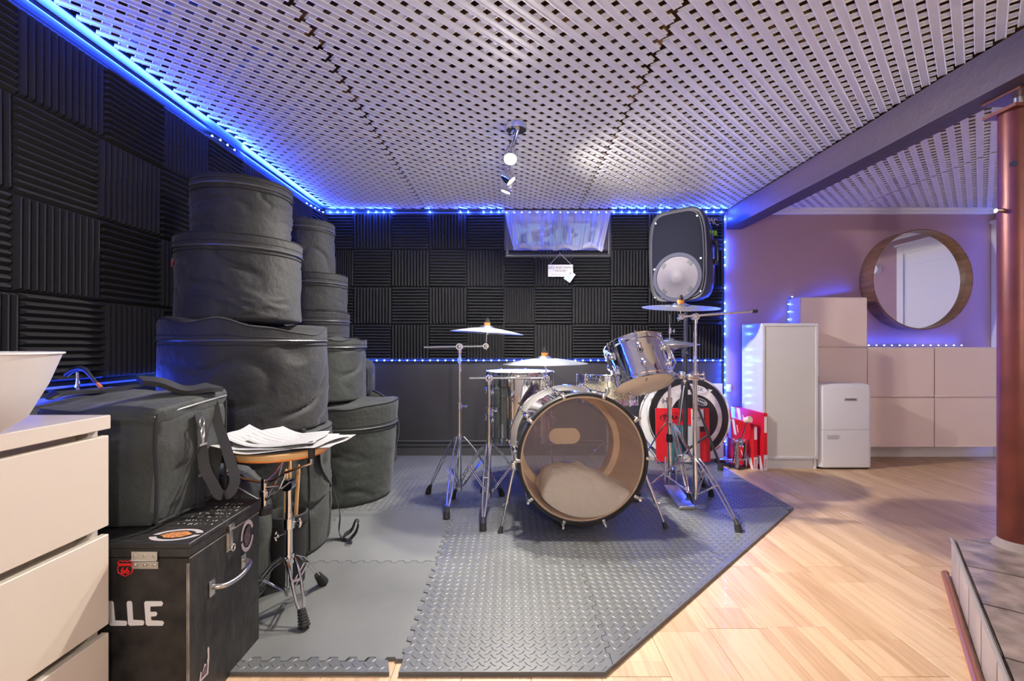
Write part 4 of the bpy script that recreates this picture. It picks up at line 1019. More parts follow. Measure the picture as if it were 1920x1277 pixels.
# red road-shield badge
M_rl = mat('red_line_print', (.75, .02, .02), .4)
q = B(); c_ = W(235.5, 1065, CY0); c_.y = CY0-.0012; s_ = .0195
sh = [(-.9, .75), (-.55, .95), (-.25, .80), (0, .92), (.25, .80), (.55, .95), (.9, .75), (.78, .35), (.95, -.1), (.85, -.55), (.4, -.80), (0, -1.0), (-.4, -.80), (-.85, -.55), (-.95, -.1), (-.78, .35)]
pts = [c_+V((x*s_, 0, z*s_)) for x, z in sh]; q.tube(pts, .0011, 6, closed=True); q.tube([c_+V((-.8*s_, 0, .32*s_)), c_+V((.8*s_, 0, .32*s_))], .0010, 6); q.tube([c_+V((-.8*s_, 0, .46*s_)), c_+V((.8*s_, 0, .46*s_))], .0026, 6); bdg = q.obj('road_shield_sticker', M_rl, cs)
text('lettering', '66', .021, frame(c_+V((0, -.0006, -.32*s_)), (1, 0, 0), (0, 0, 1)), M_rl, bdg, bold=.0004)
# side face (right): helper maps px to the plane X=CX1
def SX(u, v, off=0.0): Y = CX1*F/(u-VU); return V((CX1+off, Y, H-(v-VV)/F*Y))
# handle
a = SX(396, 1103); b = SX(455, 1052)
q = B(); q.box(a+V((.002, 0, 0)), (.004, .022, .040), None, .001); q.box(b+V((.002, 0, 0)), (.004, .022, .040), None, .001)
q.tube(smooth_path([a+V((.004, 0, .003)), a+V((.018, .003, .003)), a+V((.030, .02, .0)), a.lerp(b, .5)+V((.036, 0, -.004)), b+V((.030, -.018, -.0)), b+V((.018, -.003, .002)), b+V((.004, 0, .003))]), .0066, 12); q.obj('handle', M_steel, cs)
# latch
a = SX(428, 1008); q = B(); q.xyz(CX1, CX1+.004, a.y-.012, a.y+.010, CH-.090, CH-.040, .001); q.xyz(CX1+.003, CX1+.010, a.y-.005, a.y+.006, CH-.082, CH-.026, .001); q.xyz(CX1+.004, CX1+.012, a.y-.012, a.y+.012, CH-.030, CH-.016, .001)
q.tube([V((CX1+.012, a.y+.004+.008*math.cos(k*.7), CH-.082+.009*math.sin(k*.7))) for k in range(9)], .0018, 6, closed=True); q.obj('latch', M_steel, cs)
# stickers: two crescent bands around an animal-like blob
M_stk = mat('sticker_vinyl', (.55, .50, .50), .5); M_stk2 = mat('sticker_ink', (.12, .08, .10), .5, var=(160, .8)); M_stk3 = mat('orange_sticker_art', (.62, .24, .08), .5, var=(150, .7))
def crescent(q, c, ux, uy, r, a0, a1, wd, n=16, o_=V((0, 0, 0))):
    vs = []
    for k in range(n+1):
        a = R(a0+(a1-a0)*k/n); dd = ux*math.cos(a)+uy*math.sin(a); vs += [c+dd*(r-wd/2)+o_, c+dd*(r+wd/2)+o_]
    q._add(vs, [[2*k, 2*k+1, 2*k+3, 2*k+2] for k in range(n)])
a = SX(463, 1003, .0012); uy = V((0, 1, 0)); uz = V((0, 0, 1))
q = B(); crescent(q, a, uy*.75, uz, .038, 20, 190, .012); crescent(q, a+V((0, 0, -.004)), uy*.75, uz, .038, 195, 350, .012); st1 = q.obj('round_sticker', M_stk, cs, smooth=False)
q = B(); q._add([a+uy*x+uz*z+V((.0006, 0, 0)) for x, z in ((-.012, -.028), (.004, -.030), (.016, -.012), (.012, .010), (.020, .024), (.004, .026), (-.010, .018), (-.018, .0))], [[0, 1, 2, 3, 4, 5, 6, 7]]); q.obj('sticker_art', M_stk2, st1, smooth=False)
tp = FLc = V((-.838, 1.178, CH+.0012))
ux = V((1, .12, 0)).normalized(); uy2 = V((-.12, 1, 0)).normalized()
q = B(); crescent(q, tp, ux, uy2*.62, .052, 10, 170, .016); crescent(q, tp, ux, uy2*.62, .052, 190, 350, .016); st2 = q.obj('lid_sticker', M_stk, cs, smooth=False)
q = B(); q._add([tp+ux*(.038*math.cos(k*.5236))*(1-.2*(k % 2))+uy2*(.020*math.sin(k*.5236))+V((0, 0, .0005)) for k in range(12)], [list(range(12))]); q.obj('sticker_art', M_stk3, st2, smooth=False)
a = SX(383, 1248, .0012)
q = B(); q._add([a+uy*x*1.0+uz*z for x, z in ((-.022, -.03), (-.016, -.004), (-.010, -.012), (.0, .006), (.006, -.002), (.012, .014), (.010, .034), (.014, .040), (.018, .032), (.018, .008), (.016, -.006), (.014, -.03))], [list(range(12))]); st3 = q.obj('cat_sticker', M_stk, cs, smooth=False)
q = B(); q._add([a+uy*x*.8+uz*z*.85+V((.0006, 0, -.002)) for x, z in ((-.020, -.026), (-.014, -.006), (-.008, -.010), (.0, .002), (.006, -.002), (.012, .010), (.013, -.006), (.010, -.026))], [list(range(8))]); q.obj('sticker_art', M_stk2, st3, smooth=False)
# silver handwriting on the lid
q = B(); random.seed(3)
for row in range(7):
    y = 1.25+row*.026; x = -.900+.022*row*.3
    while x < -.79-.002*row:
        w_ = random.uniform(.004, .009); x += w_+random.choice((.002, .003, .010))
        pp = [V((x-w_*random.random(), y+random.uniform(-.006, .006), CH+.0008)) for _ in range(3)]
        q.tube(pp, .0007, 4)
q.obj('handwriting', M_silverink, cs, smooth=False)

# soft equipment bag standing on the case
BG = V((-1.062, 1.357, CH)); bgw, bgd, bgh = .285, .290, .330
bg = thing('equipment_bag', 'black zipped equipment bag with shoulder strap, standing on the plywood trunk', 'bag', BG)
def bagsag(p, x, y, z):
    if z > .98: p.z -= .012*(1-x*x)*(1-y*y)
    p.x += .010*math.sin(p.z*14)*(.5+.5*x)
    return p
B().soft((BG.x, BG.y, CH+.004+bgh*.445), (bgw, bgd, bgh*.89), .018, 18, .006, .007, 9, seed=2, sag=bagsag).obj('body', M_fab2, bg, ang=60)
def lidsag(p, x, y, z):
    p.z += -.022*(.5-.5*y)+.012*math.sin(p.x*22)*(1-abs(y)*.4)
    return p
B().soft((BG.x, BG.y, CH+bgh*.95), (bgw+.016, bgd+.018, .050), .014, 16, .003, .006, 12, seed=5, sag=lidsag).obj('top_flap', M_fab2, bg, ang=60)
xr = BG.x+bgw/2; yf_ = BG.y-bgd/2
q = B(); q.tube([(xr+.006, yf_-.002, CH+.02), (xr+.010, yf_-.004, CH+.12), (xr+.004, yf_-.003, CH+.22), (xr+.006, yf_-.002, CH+.30)], .005, 8); q.tube([(xr+.006, yf_-.002, CH+.016), (xr+.008, BG.y, CH+.010), (xr+.004, BG.y+bgd/2, CH+.014)], .004, 8)
q.tube([(xr+.006, BG.y+bgd/2, CH+.014), (xr+.008, BG.y+bgd/2, CH+.30)], .004, 8); q.obj('piping', M_fabd, bg)
q = B(); q.tube([(BG.x-bgw/2-.005, yf_-.006, CH+.292), (BG.x, yf_-.012, CH+.286), (xr+.006, yf_-.008, CH+.292), (xr+.012, BG.y, CH+.306), (xr+.010, BG.y+bgd/2, CH+.315)], .0032, 6); q.obj('zipper', M_zip, bg)
# strap: padded piece on top, webbing loop on the right
pp = [W(262, 716, 1.274), W(300, 720, 1.312), W(345, 733, 1.368), W(385, 744, 1.424), W(402, 742, 1.462)]
for p in pp: p.z = max(p.z, CH+bgh+.012)
q = B(); q.ribbon(smooth_path([p+V((0, 0, .004)) for p in pp]), .058, (.45, -.9, -.12), .013); o = q.obj('shoulder_pad', M_fabd, bg)
q = B()
lp = [W(398, 746, 1.452), W(408, 790, 1.434), W(424, 840, 1.405), W(438, 885, 1.377), W(440, 905, 1.363), W(430, 925, 1.349), W(412, 928, 1.340), W(398, 905, 1.340), W(385, 880, 1.349), W(380, 850, 1.363), W(378, 830, 1.368)]
q.ribbon(smooth_path(lp), .027, (.9, .42, 0), .003); q.obj('strap', M_web, bg)
q = B(); q.ribbon([W(372, 975, 1.382)+V((.004, 0, 0)), W(376, 900, 1.385)+V((.004, 0, 0)), W(368, 800, 1.359)+V((.012, 0, 0)), W(366, 775, 1.354)+V((.008, 0, 0))], .030, (0, 1, 0), .003); q.obj('side_webbing', M_web, bg)
q = B(); c_ = W(371, 792, 1.349)
q.tube([c_+V((.012, .010*math.cos(k*.785), .016*math.sin(k*.785))) for k in range(8)], .002, 6, closed=True); q.obj('webbing_ring', M_steel, bg); q = B(); q.tube([c_+V((.014, .006*math.cos(k*.785), -.030+.018*math.sin(k*.785))) for k in range(8)], .0022, 6, closed=True); q.cyl(c_+V((.014, 0, -.044)), c_+V((.014, 0, -.060)), .004); q.xyz(c_.x+.012, c_.x+.017, c_.y-.016, c_.y+.016, c_.z-.066, c_.z-.060)
q.obj('swivel_clip', M_steel, bg); q = B(); q.xyz(c_.x+.014, c_.x+.019, c_.y-.018, c_.y+.018, c_.z-.152, c_.z-.146); q.obj('strap_slider', M_steel, bg)

# long flat bag behind the dresser along the wall
lb = thing('long_gig_bag', 'long black gig bag against the left foam wall behind the dresser', 'bag', (-1.40, 1.45, 0))
def lsag(p, x, y, z):
    if z > .9: p.z += .018*math.sin(p.y*7+p.x*12)
    return p
B().soft((-1.412, 1.435, .372), (.235, .63, .74), .04, 20, .008, .012, 6, seed=8, sag=lsag).obj('body', M_fab, lb, ang=60)
q = B(); pp = [W(100, 757, 1.33), W(96, 748, 1.36), W(112, 745, 1.40), W(150, 742, 1.46), W(200, 733, 1.52), W(260, 722, 1.60)]
for p in pp: p.z = max(p.z, .772)
q.ribbon(smooth_path(pp), .03, (.5, -.8, -.15), .004); q.obj('handle_strap', M_web, lb)
q = B(); q.ribbon([(-1.297, 1.14, .70), (-1.285, 1.3, .715), (-1.287, 1.5, .72), (-1.297, 1.72, .71)], .02, (0, 0, 1), .003); q.obj('zipper', M_zip, lb)
mb = thing('metal_bracket', 'curved black metal bracket with an orange tip above the long gig bag', 'bracket', W(145, 730, 1.57))
Yb = 1.57
q = B(); q.tube([W(123, 703, Yb), W(135, 694, Yb), W(150, 690, Yb), W(160, 693, Yb), W(170, 705, Yb), W(184, 722, Yb)], [.008, .009, .009, .008, .006, .005], 10); q.obj('arc', M_trimb, mb)
q = B(); q.cyl(W(144, 698, Yb), W(145, 733, Yb), .006, n=12); q.obj('post', M_chrome, mb)
q = B(); q.cyl(W(182, 719, Yb), W(190, 727, Yb), .006, n=12); q.obj('tip', M_orange, mb)

# ------------------------------------------------------------ drum bags
def drum_bag(lab, c, z0, z1, r, zip_at=.86, amp=.010, seed=1, m=None, lean=(0, 0), slump=0.0, fr_=5.0, lidr=1.0, handle=None, r2=None, strapx=None, group=None, pull=None, n=150):
    m = m or M_fab
    rt = thing('drum_bag', lab, 'drum bag', (c[0], c[1], z0), group=group)
    h = z1-z0; S = V((seed*3.7, seed*1.3, seed*.77)); r2 = r2 or r
    def P(a, t, rr, extra=0.0):
        z = z0+h*t; base = r+(r2-r)*t
        k = (1 if rr is None else rr)
        x, y = math.cos(a), math.sin(a)
        pv = V((x*base, y*base, z))+S; wp = V((noise.noise(pv*3), noise.noise(pv*3+V((7, 7, 7))), noise.noise(pv*3+V((2, 9, 4)))))*.10
        pw_ = (pv+wp)*fr_; lo_ = noise.noise(pw_*.7)
        sk_ = V((pw_.x+pw_.z*.5, pw_.y-pw_.z*.4, pw_.z*1.5-pw_.x*.3))
        c1 = max(0, 1-abs(noise.noise(sk_*1.0))*5.0)**1.6*max(0, noise.noise(pv*2.6+V((4, 1, 8)))+.22)*1.9
        c2 = max(0, 1-abs(noise.noise(sk_*1.9+V((5, 5, 5))))*5.5)**1.5*max(0, noise.noise(pv*4.0+V((1, 6, 3)))+.1)*1.2
        env = (.55+.45*math.sin(min(1, max(0, t/zip_at))*math.pi)) if t < zip_at-.02 else .12
        d_ = amp*(.65*lo_-1.0*c1+.75*c2+.12*noise.noise(pv*22))*env if k > .5 else 0
        R_ = base*k + (d_+extra)*(1 if k > .6 else k)
        dz = 0
        if t > zip_at: 
            dz = -slump*(t-zip_at)/(1-zip_at)*(.5+.5*math.sin(a*2+seed))+ slump*.8*noise.noise(V((x*k*2, y*k*2, seed)))*(t-zip_at)/(1-zip_at)
        if t < .0001 and k > .6: dz = 0
        lx = lean[0]*t; ly = lean[1]*t
        return V((c[0]+R_*x+lx, c[1]+R_*y+ly, z+dz))
    def skin(name, prof, mm, par, nn=n):
        q = B(); vs = []; fs = []; K = len(prof)
        for (t, k, e_) in prof:
            for i in range(nn): vs.append(P(2*math.pi*i/nn, t, k, e_))
        for kk in range(K-1):
            for i in range(nn): fs.append([kk*nn+i, kk*nn+(i+1) % nn, (kk+1)*nn+(i+1) % nn, (kk+1)*nn+i])
        fs += [list(range(nn))[::-1], list(range((K-1)*nn, K*nn))]
        q._add(vs, fs); return q.obj(name, mm, par, ang=70)
    K = 40
    prof = [(0, .5, 0), (0, .93, 0), (.012, .985, 0)] + [(.03+(zip_at-.03)*k/K, 1.0, 0) for k in range(K+1)] + [(zip_at, .92, 0)]
    skin('body', prof, m, rt)
    zt_ = (1-zip_at)
    prof = [(zip_at+.002, .9, .002)] + [(zip_at+.002+(zt_*.88)*k/6, lidr, .003) for k in range(7)] + [(1-.03*zt_, lidr*.985, .001), (1.0, lidr*.95, 0), (1.0, .8, 0), (1.0, .6, 0), (1.0, .35, 0), (1.0, .1, 0)]
    skin('lid', prof, m, rt)
    q = B(); q.tube([P(2*math.pi*i/n, zip_at, 1.0, .0035) for i in range(n)], .0042, 6, closed=True); zp = q.obj('zipper', M_zip, rt)
    q = B()
    for e_ in (-.018/h, .020/h):
        pts = [P(2*math.pi*i/n, zip_at+e_, 1.0, .003) for i in range(n)]; q.tube(pts, .0022, 5, closed=True)
    q.tube([P(2*math.pi*i/n, .985, lidr, .002) for i in range(n)], .0036, 6, closed=True); q.obj('piping', M_fabd, rt)
    if pull is not None:
        a = R(pull); p0 = P(a, zip_at, 1.0, .010); dn = V((math.cos(a), math.sin(a), 0))
        q = B(); q.tube([p0, p0+dn*.006+V((0, 0, -.03))], .003, 6); q.obj('slider', M_steel, zp)
        q = B(); q.box(p0+dn*.008+V((0, 0, -.045)), (.008, .014, .032), Euler((0, 0, a)), .002); q.obj('zip_pull', M_redp, zp, label='dark red zip pull')
    if handle == 'top':
        zt2 = z1+.0; q = B(); q.ribbon([(c[0]-.075+lean[0], c[1]-.03, zt2), (c[0]-.05+lean[0], c[1]-.035, zt2+.030), (c[0]+.03+lean[0], c[1]-.035, zt2+.032), (c[0]+.06+lean[0], c[1]-.03, zt2)], .035, (0, 1, 0), .006); q.obj('handle', M_web, rt)
    return rt, P
rtA, PA = drum_bag('large black bass drum bag on the floor at the bottom of the front stack', (-1.175, 2.14), .012, .545, .335, zip_at=.90, amp=.016, seed=1, m=M_fab2, fr_=4)
# seam and hanging strap of the bottom bag
q = B(); q.tube([PA(R(-22), .04+.86*k/12, 1.0, .003) for k in range(13)], .003, 6); q.obj('side_seam', M_fabd, rtA)
a_ = R(-8); top_ = PA(a_, .95, 1.0, .006)
q = B(); pp = [PA(R(-12), .94, 1.0, .004), PA(R(-10), .7, 1.0, .006), V((-.845, 2.22, .25)), V((-.80, 2.20, .13)), V((-.80, 2.19, .045)), V((-.775, 2.18, .018)), V((-.745, 2.17, .018)), V((-.715, 2.17, .05)), V((-.70, 2.16, .095)), V((-.715, 2.165, .10)), V((-.735, 2.17, .06)), V((-.775, 2.18, .03))]
q.ribbon(smooth_path(pp), .036, (.45, -1, 0), .003); q.obj('strap', M_web, rtA)
drum_bag('widest black drum bag, floppy lid, third from the top of the front stack', (-1.19, 2.13), .548, 1.018, .338, zip_at=.82, amp=.018, seed=2, fr_=3.6, slump=.045, r2=.330)
drum_bag('black drum bag second from the top of the front stack, red zip pull', (-1.21, 2.11), 1.016, 1.372, .252, zip_at=.84, amp=.013, seed=3, fr_=6, r2=.250, pull=195)
drum_bag('topmost crumpled black drum bag of the front stack, near the ceiling', (-1.19, 2.09), 1.368, 1.612, .193, zip_at=.85, amp=.013, seed=4, fr_=8, r2=.198, lean=(.0, 0))
drum_bag('large grey-green drum bag on the floor at the bottom of the rear stack', (-1.02, 2.86), .012, .595, .285, zip_at=.74, amp=.013, seed=5, m=M_fab2, lean=(.045, 0), slump=.03)
drum_bag('black drum bag second from the bottom of the rear stack', (-1.16, 2.88), .585, .960, .265, zip_at=.84, amp=.011, seed=6, m=M_fab2, lean=(.0, 0), slump=.04)
drum_bag('flat round black bag with pale piping in the middle of the rear stack', (-1.215, 2.88), .955, 1.115, .215, zip_at=.62, amp=.006, seed=7, slump=.01)
drum_bag('shallow black snare bag third from the top of the rear stack', (-1.235, 2.88), 1.112, 1.335, .222, zip_at=.74, amp=.005, seed=8)
drum_bag('tall black drum bag with a top handle crowning the rear stack', (-1.265, 2.88), 1.333, 1.655, .178, zip_at=.84, amp=.009, seed=9, lean=(-.005, 0), handle='top')
# small rounded case and cymbal bag behind
sc2 = thing('small_padded_case', 'small rounded padded case between the rear stack and the black wall', 'bag', W(680, 745, 3.35))
B().soft(W(680, 708, 3.35)+V((-.05, 0, 0)), (.25, .17, .265), .06, 14, .006, .004, 9, seed=4).obj('body', M_fab2, sc2, ang=60)
q = B(); c_ = W(680, 708, 3.35)+V((-.05, -.062, 0)); q.tube([c_+V((.105*math.copysign(abs(math.cos(k*math.pi/16))**.5, math.cos(k*math.pi/16)), -.012, .115*math.copysign(abs(math.sin(k*math.pi/16))**.5, math.sin(k*math.pi/16)))) for k in range(32)], .003, 6, closed=True); q.obj('piping', M_fabd, sc2)
q = B(); q.tube([c_+V((.128, .03, .03)), c_+V((.135, .03, .02)), c_+V((.13, .03, -.04))], .003, 6); q.obj('zip_pull', M_steel, sc2)
cb_ = thing('cymbal_bag', 'round grey cymbal bag standing on edge behind the rear stack', 'bag', (-1.03, 3.36, .012))
Mc = Matrix.Translation((-1.09, 3.34, .315)) @ Matrix.Rotation(R(86), 4, 'X') @ Matrix.Rotation(R(0), 4, 'Y')
def cyf(r, z, a): return (r+.003*noise.noise(V((math.cos(a)*4, math.sin(a)*4, z*20))), z+.010*noise.noise(V((math.cos(a)*r*14, math.sin(a)*r*14, 4)))*(1 if r < .27 else .1))
q = B(); q.lathe([(.001, -.04), (.15, -.042), (.26, -.035), (.296, -.02), (.302, 0), (.296, .02), (.26, .035), (.20, .040), (.12, .042), (.05, .042), (.001, .042)], Mc, 80, cyf); q.obj('body', M_fab2, cb_, ang=80)
q = B(); q.tube([Mc @ V((.297*math.cos(k*.0785), .297*math.sin(k*.0785), .022)) for k in range(80)], .0035, 6, closed=True); q.obj('piping', M_fabd, cb_)
wc = thing('wooden_crate', 'worn grey-green wooden crate corner with copper edges behind the cymbal bag', 'crate', (-1.0, 3.6, .012))
p0 = W(733, 0, 3.47)
B().xyz(p0.x-.40, p0.x-.012, 3.47, 3.70, .014, .44, .002).obj('side', mat('worn_green_board', (.12, .12, .10), .7, var=(8, .4)), wc, smooth=False)
q = B(); q.xyz(p0.x-.022, p0.x-.006, 3.462, 3.48, .013, .446); q.xyz(p0.x-.30, p0.x-.006, 3.462, 3.48, .436, .446); q.xyz(p0.x-.022, p0.x-.006, 3.47, 3.705, .436, .446); q.xyz(p0.x-.075, p0.x-.022, 3.460, 3.475, .013, .10)
q.obj('edge_strip', mat('copper_brown_edge', (.36, .15, .06), .6, var=(30, .4)), wc, smooth=False)

# soft bag and stick bag between the trunk and the stool
sb = thing('soft_shoulder_bag', 'grey-green soft bag on the floor behind the plywood trunk', 'bag', (-.93, 1.63, .012))
def ssag(p, x, y, z):
    if z > 0: p.x -= .05*z*z*(1 if x > 0 else .3)*(x); 
    return p
B().soft((-1.01, 1.675, .245), (.26, .19, .46), .07, 18, .012, .010, 8, seed=11, sag=ssag).obj('body', M_fab2, sb, ang=60)
q = B(); q.tube([(-.93, 1.575, .03), (-.91, 1.567, .15), (-.91, 1.568, .30), (-.935, 1.575, .41), (-.99, 1.58, .455)], .004, 8); q.obj('piping', M_fabd, sb)
sk = thing('stick_bag', 'black open-topped stick bag standing behind the practice pad stand', 'stick bag', (-.855, 1.80, .012))
q = B(); Mk = Matrix.Translation((-.855, 1.80, .012)); 
def skf(r, z, a): return (r+.004*noise.noise(V((math.cos(a)*3, math.sin(a)*3, z*12))), z)
q.ring([(.055, .001), (.062, .0), (.064, .10), (.066, .20), (.068, .228), (.074, .232), (.074, .262), (.068, .266), (.062, .26), (.060, .20), (.058, .10), (.052, .01)], Mk, 40); q.lathe([(.056, .002), (.056, .006)], Mk, 40); q.obj('pouch', M_fabd, sk, ang=50)
for k, (x, y, lx, ly) in enumerate(((-.045, -.02, -.075, -.02), (.0, -.02, .004, -.0), (.018, .0, .028, .01), (-.008, .01, .0, .02))):
    q = B(); a = V((-.855+x, 1.80+y, .03)); b = V((-.855+x*.6+lx, 1.80+y+ly, .435+.01*k)); q.tube([a, a.lerp(b, .93), a.lerp(b, .985), b], [.0072, .0072, .006, .003], 12)
    tag(q.obj('drumstick', M_wood), 'hickory drumstick %s in the black stick bag' % ('leaning to the left', 'just left of the chrome pole', 'just right of the chrome pole', 'at the back')[k], 'drumstick', 'drumsticks in the stick bag')

# ------------------------------------------------------------ tripod stands
def tripod(rt, c, hub, low, feet, m=M_chrome, barw=.013, leg_z=.035, footr=.016, split=.012, foot_ridged=False, collar_r=.017):
    c = V((c[0], c[1], 0))
    q = B(); q.cyl(c+V((0, 0, hub-.02)), c+V((0, 0, hub+.012)), collar_r, n=18); q.obj('leg_collar', m, rt)
    q = B(); q.cyl(c+V((0, 0, low-.012)), c+V((0, 0, low+.012)), collar_r*.95, n=18); q.obj('brace_collar', m, rt)
    for f in feet:
        f = V((f[0], f[1], leg_z+.014)); dd = (f-c); dd.z = 0; ln = dd.length; dd.normalize(); sd = V((-dd.y, dd.x, 0))
        top = c+dd*.02+V((0, 0, hub)); q = B()
        mid = top.lerp(f, .50)+V((0, 0, .018)); 
        for s_ in (-1, 1):
            pts = [top+sd*s_*split, top.lerp(mid, .5)+sd*s_*split*1.05+V((0, 0, .008)), mid+sd*s_*split*1.1, mid.lerp(f, .6)+sd*s_*split*.9, f+sd*s_*split*.35]
            q.tube(pts, barw*.42, 6, flat=.55, up=(0, 0, 1))
        q.cyl(mid+sd*split*1.3, mid-sd*split*1.3, .005, n=10); lg = q.obj('leg', m, rt)
        q = B()
        for s_ in (-1, 1): q.tube([c+dd*.018+V((0, 0, low))+sd*s_*split*.6, mid+sd*s_*split*.6], .0042, 6, flat=.6, up=(0, 0, 1))
        q.obj('brace', m, lg)
        q = B(); dn = (f-mid).normalized()
        if foot_ridged:
            for k in range(6): q.cyl(f+dn*(-.012+k*.009), f+dn*(-.012+k*.009+.006), footr*(.75+.06*k), n=16)
            q.cyl(f-dn*.015, f+dn*.045-V((0, 0, .0)), footr*.7, n=14)
        else:
            q.cyl(f-dn*.022, f+dn*.012, footr*.62, footr*.9, 14); q.cyl(f+dn*.004-V((0, 0, 0)), V((f.x, f.y, leg_z-.022))+dd*.012, footr*.95, footr*1.15, 14)
        q.obj('rubber_foot', M_rubber, lg)
def wing(q, p, d_, s=1.0):
    p = V(p); d_ = V(d_).normalized(); q.cyl(p, p+d_*.03*s, .004*s, n=8); q.cyl(p+d_*.018*s, p+d_*.028*s, .008*s, n=10)
    u = d_.cross(V((0, 0, 1))); u = u.normalized() if u.length > .1 else V((1, 0, 0)); w2 = V((0, 0, 1)) if abs(d_.z) < .5 else V((0, 1, 0))
    q.tube([p+d_*.024*s-w2*.016*s, p+d_*.030*s, p+d_*.024*s+w2*.016*s], .0032*s, 6)
def cymbal(lab, c, r, tilt=(0, 0), bell=.052, hh=.024, perf=True, group=None, felt=True):
    rt = thing('cymbal', lab, 'cymbal', c, (R(tilt[0]), R(tilt[1]), 0), world=False)
    pr = [(.006, hh+.016), (.025, hh+.0145), (bell*.82, hh+.005), (bell, hh-.001)]
    for k in range(1, 9): t_ = k/8; pr.append((bell+(r-bell)*t_, (hh-.001)*(1-t_**1.25)))
    pr2 = [(a, b-.0016) for a, b in pr][::-1]
    q = B(); q.ring(pr[3:]+pr2[:-3], None, 96); q.obj('bow', M_cym if perf else M_bell, rt, ang=60)
    q = B(); q.ring(pr[:4]+pr2[-4:], None, 64); q.obj('bell', M_bell, rt, ang=60)
    if felt:
        q = B(); q.cyl((0, 0, hh+.016), (0, 0, hh+.030), .018, n=20); q.obj('felt', M_orange, rt, label='orange felt washer')
        q = B(); q.cyl((0, 0, hh+.030), (0, 0, hh+.046), .014, .013, 16); q.cyl((0, 0, hh+.046), (0, 0, hh+.058), .008, n=12); q.obj('wing_nut', M_rubber, rt)
    return rt
def boom_stand(lab, c, feet, hub, top, boomL, boomR, rodtop, joint, lean=0, endcap=False):
    rt = thing('cymbal_stand', lab, 'cymbal stand', (c[0], c[1], 0))
    c3 = lambda z: V((c[0], c[1], z))
    tripod(rt, c, hub, .10, feet)
    q = B(); q.cyl(c3(.075), c3(joint), .0125, n=20); q.obj('lower_tube', M_chrome, rt)
    q = B(); q.cyl(c3(joint-.02), c3(top-.01), .0095, n=18); q.obj('upper_tube', M_chrome, rt)
    q = B(); q.cyl(c3(joint-.015), c3(joint+.018), .018, n=18); wing(q, c3(joint)+V((.016, -.004, 0)), (1, -.2, 0)); q.obj('height_clamp', M_chrome, rt)
    q = B(); q.cyl(c3(top-.035), c3(top-.002), .014, n=14); q.cyl(c3(top)+V((0, -.018, 0)), c3(top)+V((0, .016, 0)), .019, n=22); q.sph(c3(top)+V((0, -.018, 0)), .012, 12, (1, .5, 1)); q.box(c3(top), (.042, .02, .026), None, .004); wing(q, c3(top)+V((0, .012, -.0)), (.2, 1, 0)); q.obj('tilter', M_chrome, rt)
    q = B(); a, b = V(boomL), V(boomR); q.cyl(a, b, .0062, n=14); 
    for k in range(8): pz = a.lerp(b, .62+.045*k) if not endcap else a.lerp(b, .12+.05*k); dd = (b-a).normalized(); q.cyl(pz, pz+dd*.004, .0072, n=14)
    bm_ = q.obj('boom_arm', M_chrome, rt)
    if endcap: B().cyl(b-(b-a).normalized()*.022, b+(b-a).normalized()*.004, .0095, n=14).obj('end_cap', M_rubber, bm_)
    e_ = a if endcap else b
    q = B(); q.cyl(e_+V((0, -.014, 0)), e_+V((0, .014, 0)), .017, n=20); q.sph(e_+V((0, -.014, 0)), .011, 12, (1, .5, 1)); rd = V(rodtop); q.cyl(e_, rd+V((0, 0, .02)), .004, n=10); q.cyl(rd-V((0, 0, .018)), rd-V((0, 0, .004)), .010, n=12); wing(q, e_+V((0, .01, -.005)), (0, 1, -.3), .8); q.obj('cymbal_tilter', M_chrome, rt)
    return rt
Y1 = 2.70; c1_ = (-.293, Y1)
boom_stand('chrome boom cymbal stand furthest left, in front of the black wall', c1_, [(-.49, 2.84), (-.33, 2.45), (-.06, 2.80)], .39, W(0, 650, Y1).z, W(795, 651, Y1), W(911, 649, Y1), W(912.5, 622, Y1), W(0, 761, Y1).z)
cymbal('left crash cymbal, highest over the drum kit\'s left side', tuple(W(912.5, 624, Y1)), .212, (0, 3.2), hh=.028)
Y2 = 2.59; c2_ = (-.118, Y2)
boom_stand('low chrome boom stand between the left stand and the bass drum', c2_, [(-.33, 2.75), (-.133, 2.295), (.11, 2.73)], .37, W(0, 709, Y2).z, W(880, 709, Y2), W(1025, 709, Y2), W(1022, 684, Y2), W(0, 770, Y2).z)
cymbal('wide crash cymbal hovering above the floor tom', tuple(W(1021.5, 682, Y2)), .236, (0, -.6), hh=.030)
Y3 = 2.56; c3_ = (1.007, Y3)
boom_stand('tall chrome boom stand at the right front of the drum kit', c3_, [(.73, 2.70), (1.10, 2.28), (1.19, 2.79)], .30, W(0, 594, Y3).z, W(1276, 594, Y3), W(1413, 584, Y3)+V((0, -.03, 0)), W(1274, 572, Y3), W(0, 702, Y3).z, endcap=True)
cymbal('right crash cymbal, highest of all, under the loudspeaker', tuple(W(1275.5, 577, Y3)), .203, (9, -.5), hh=.012)
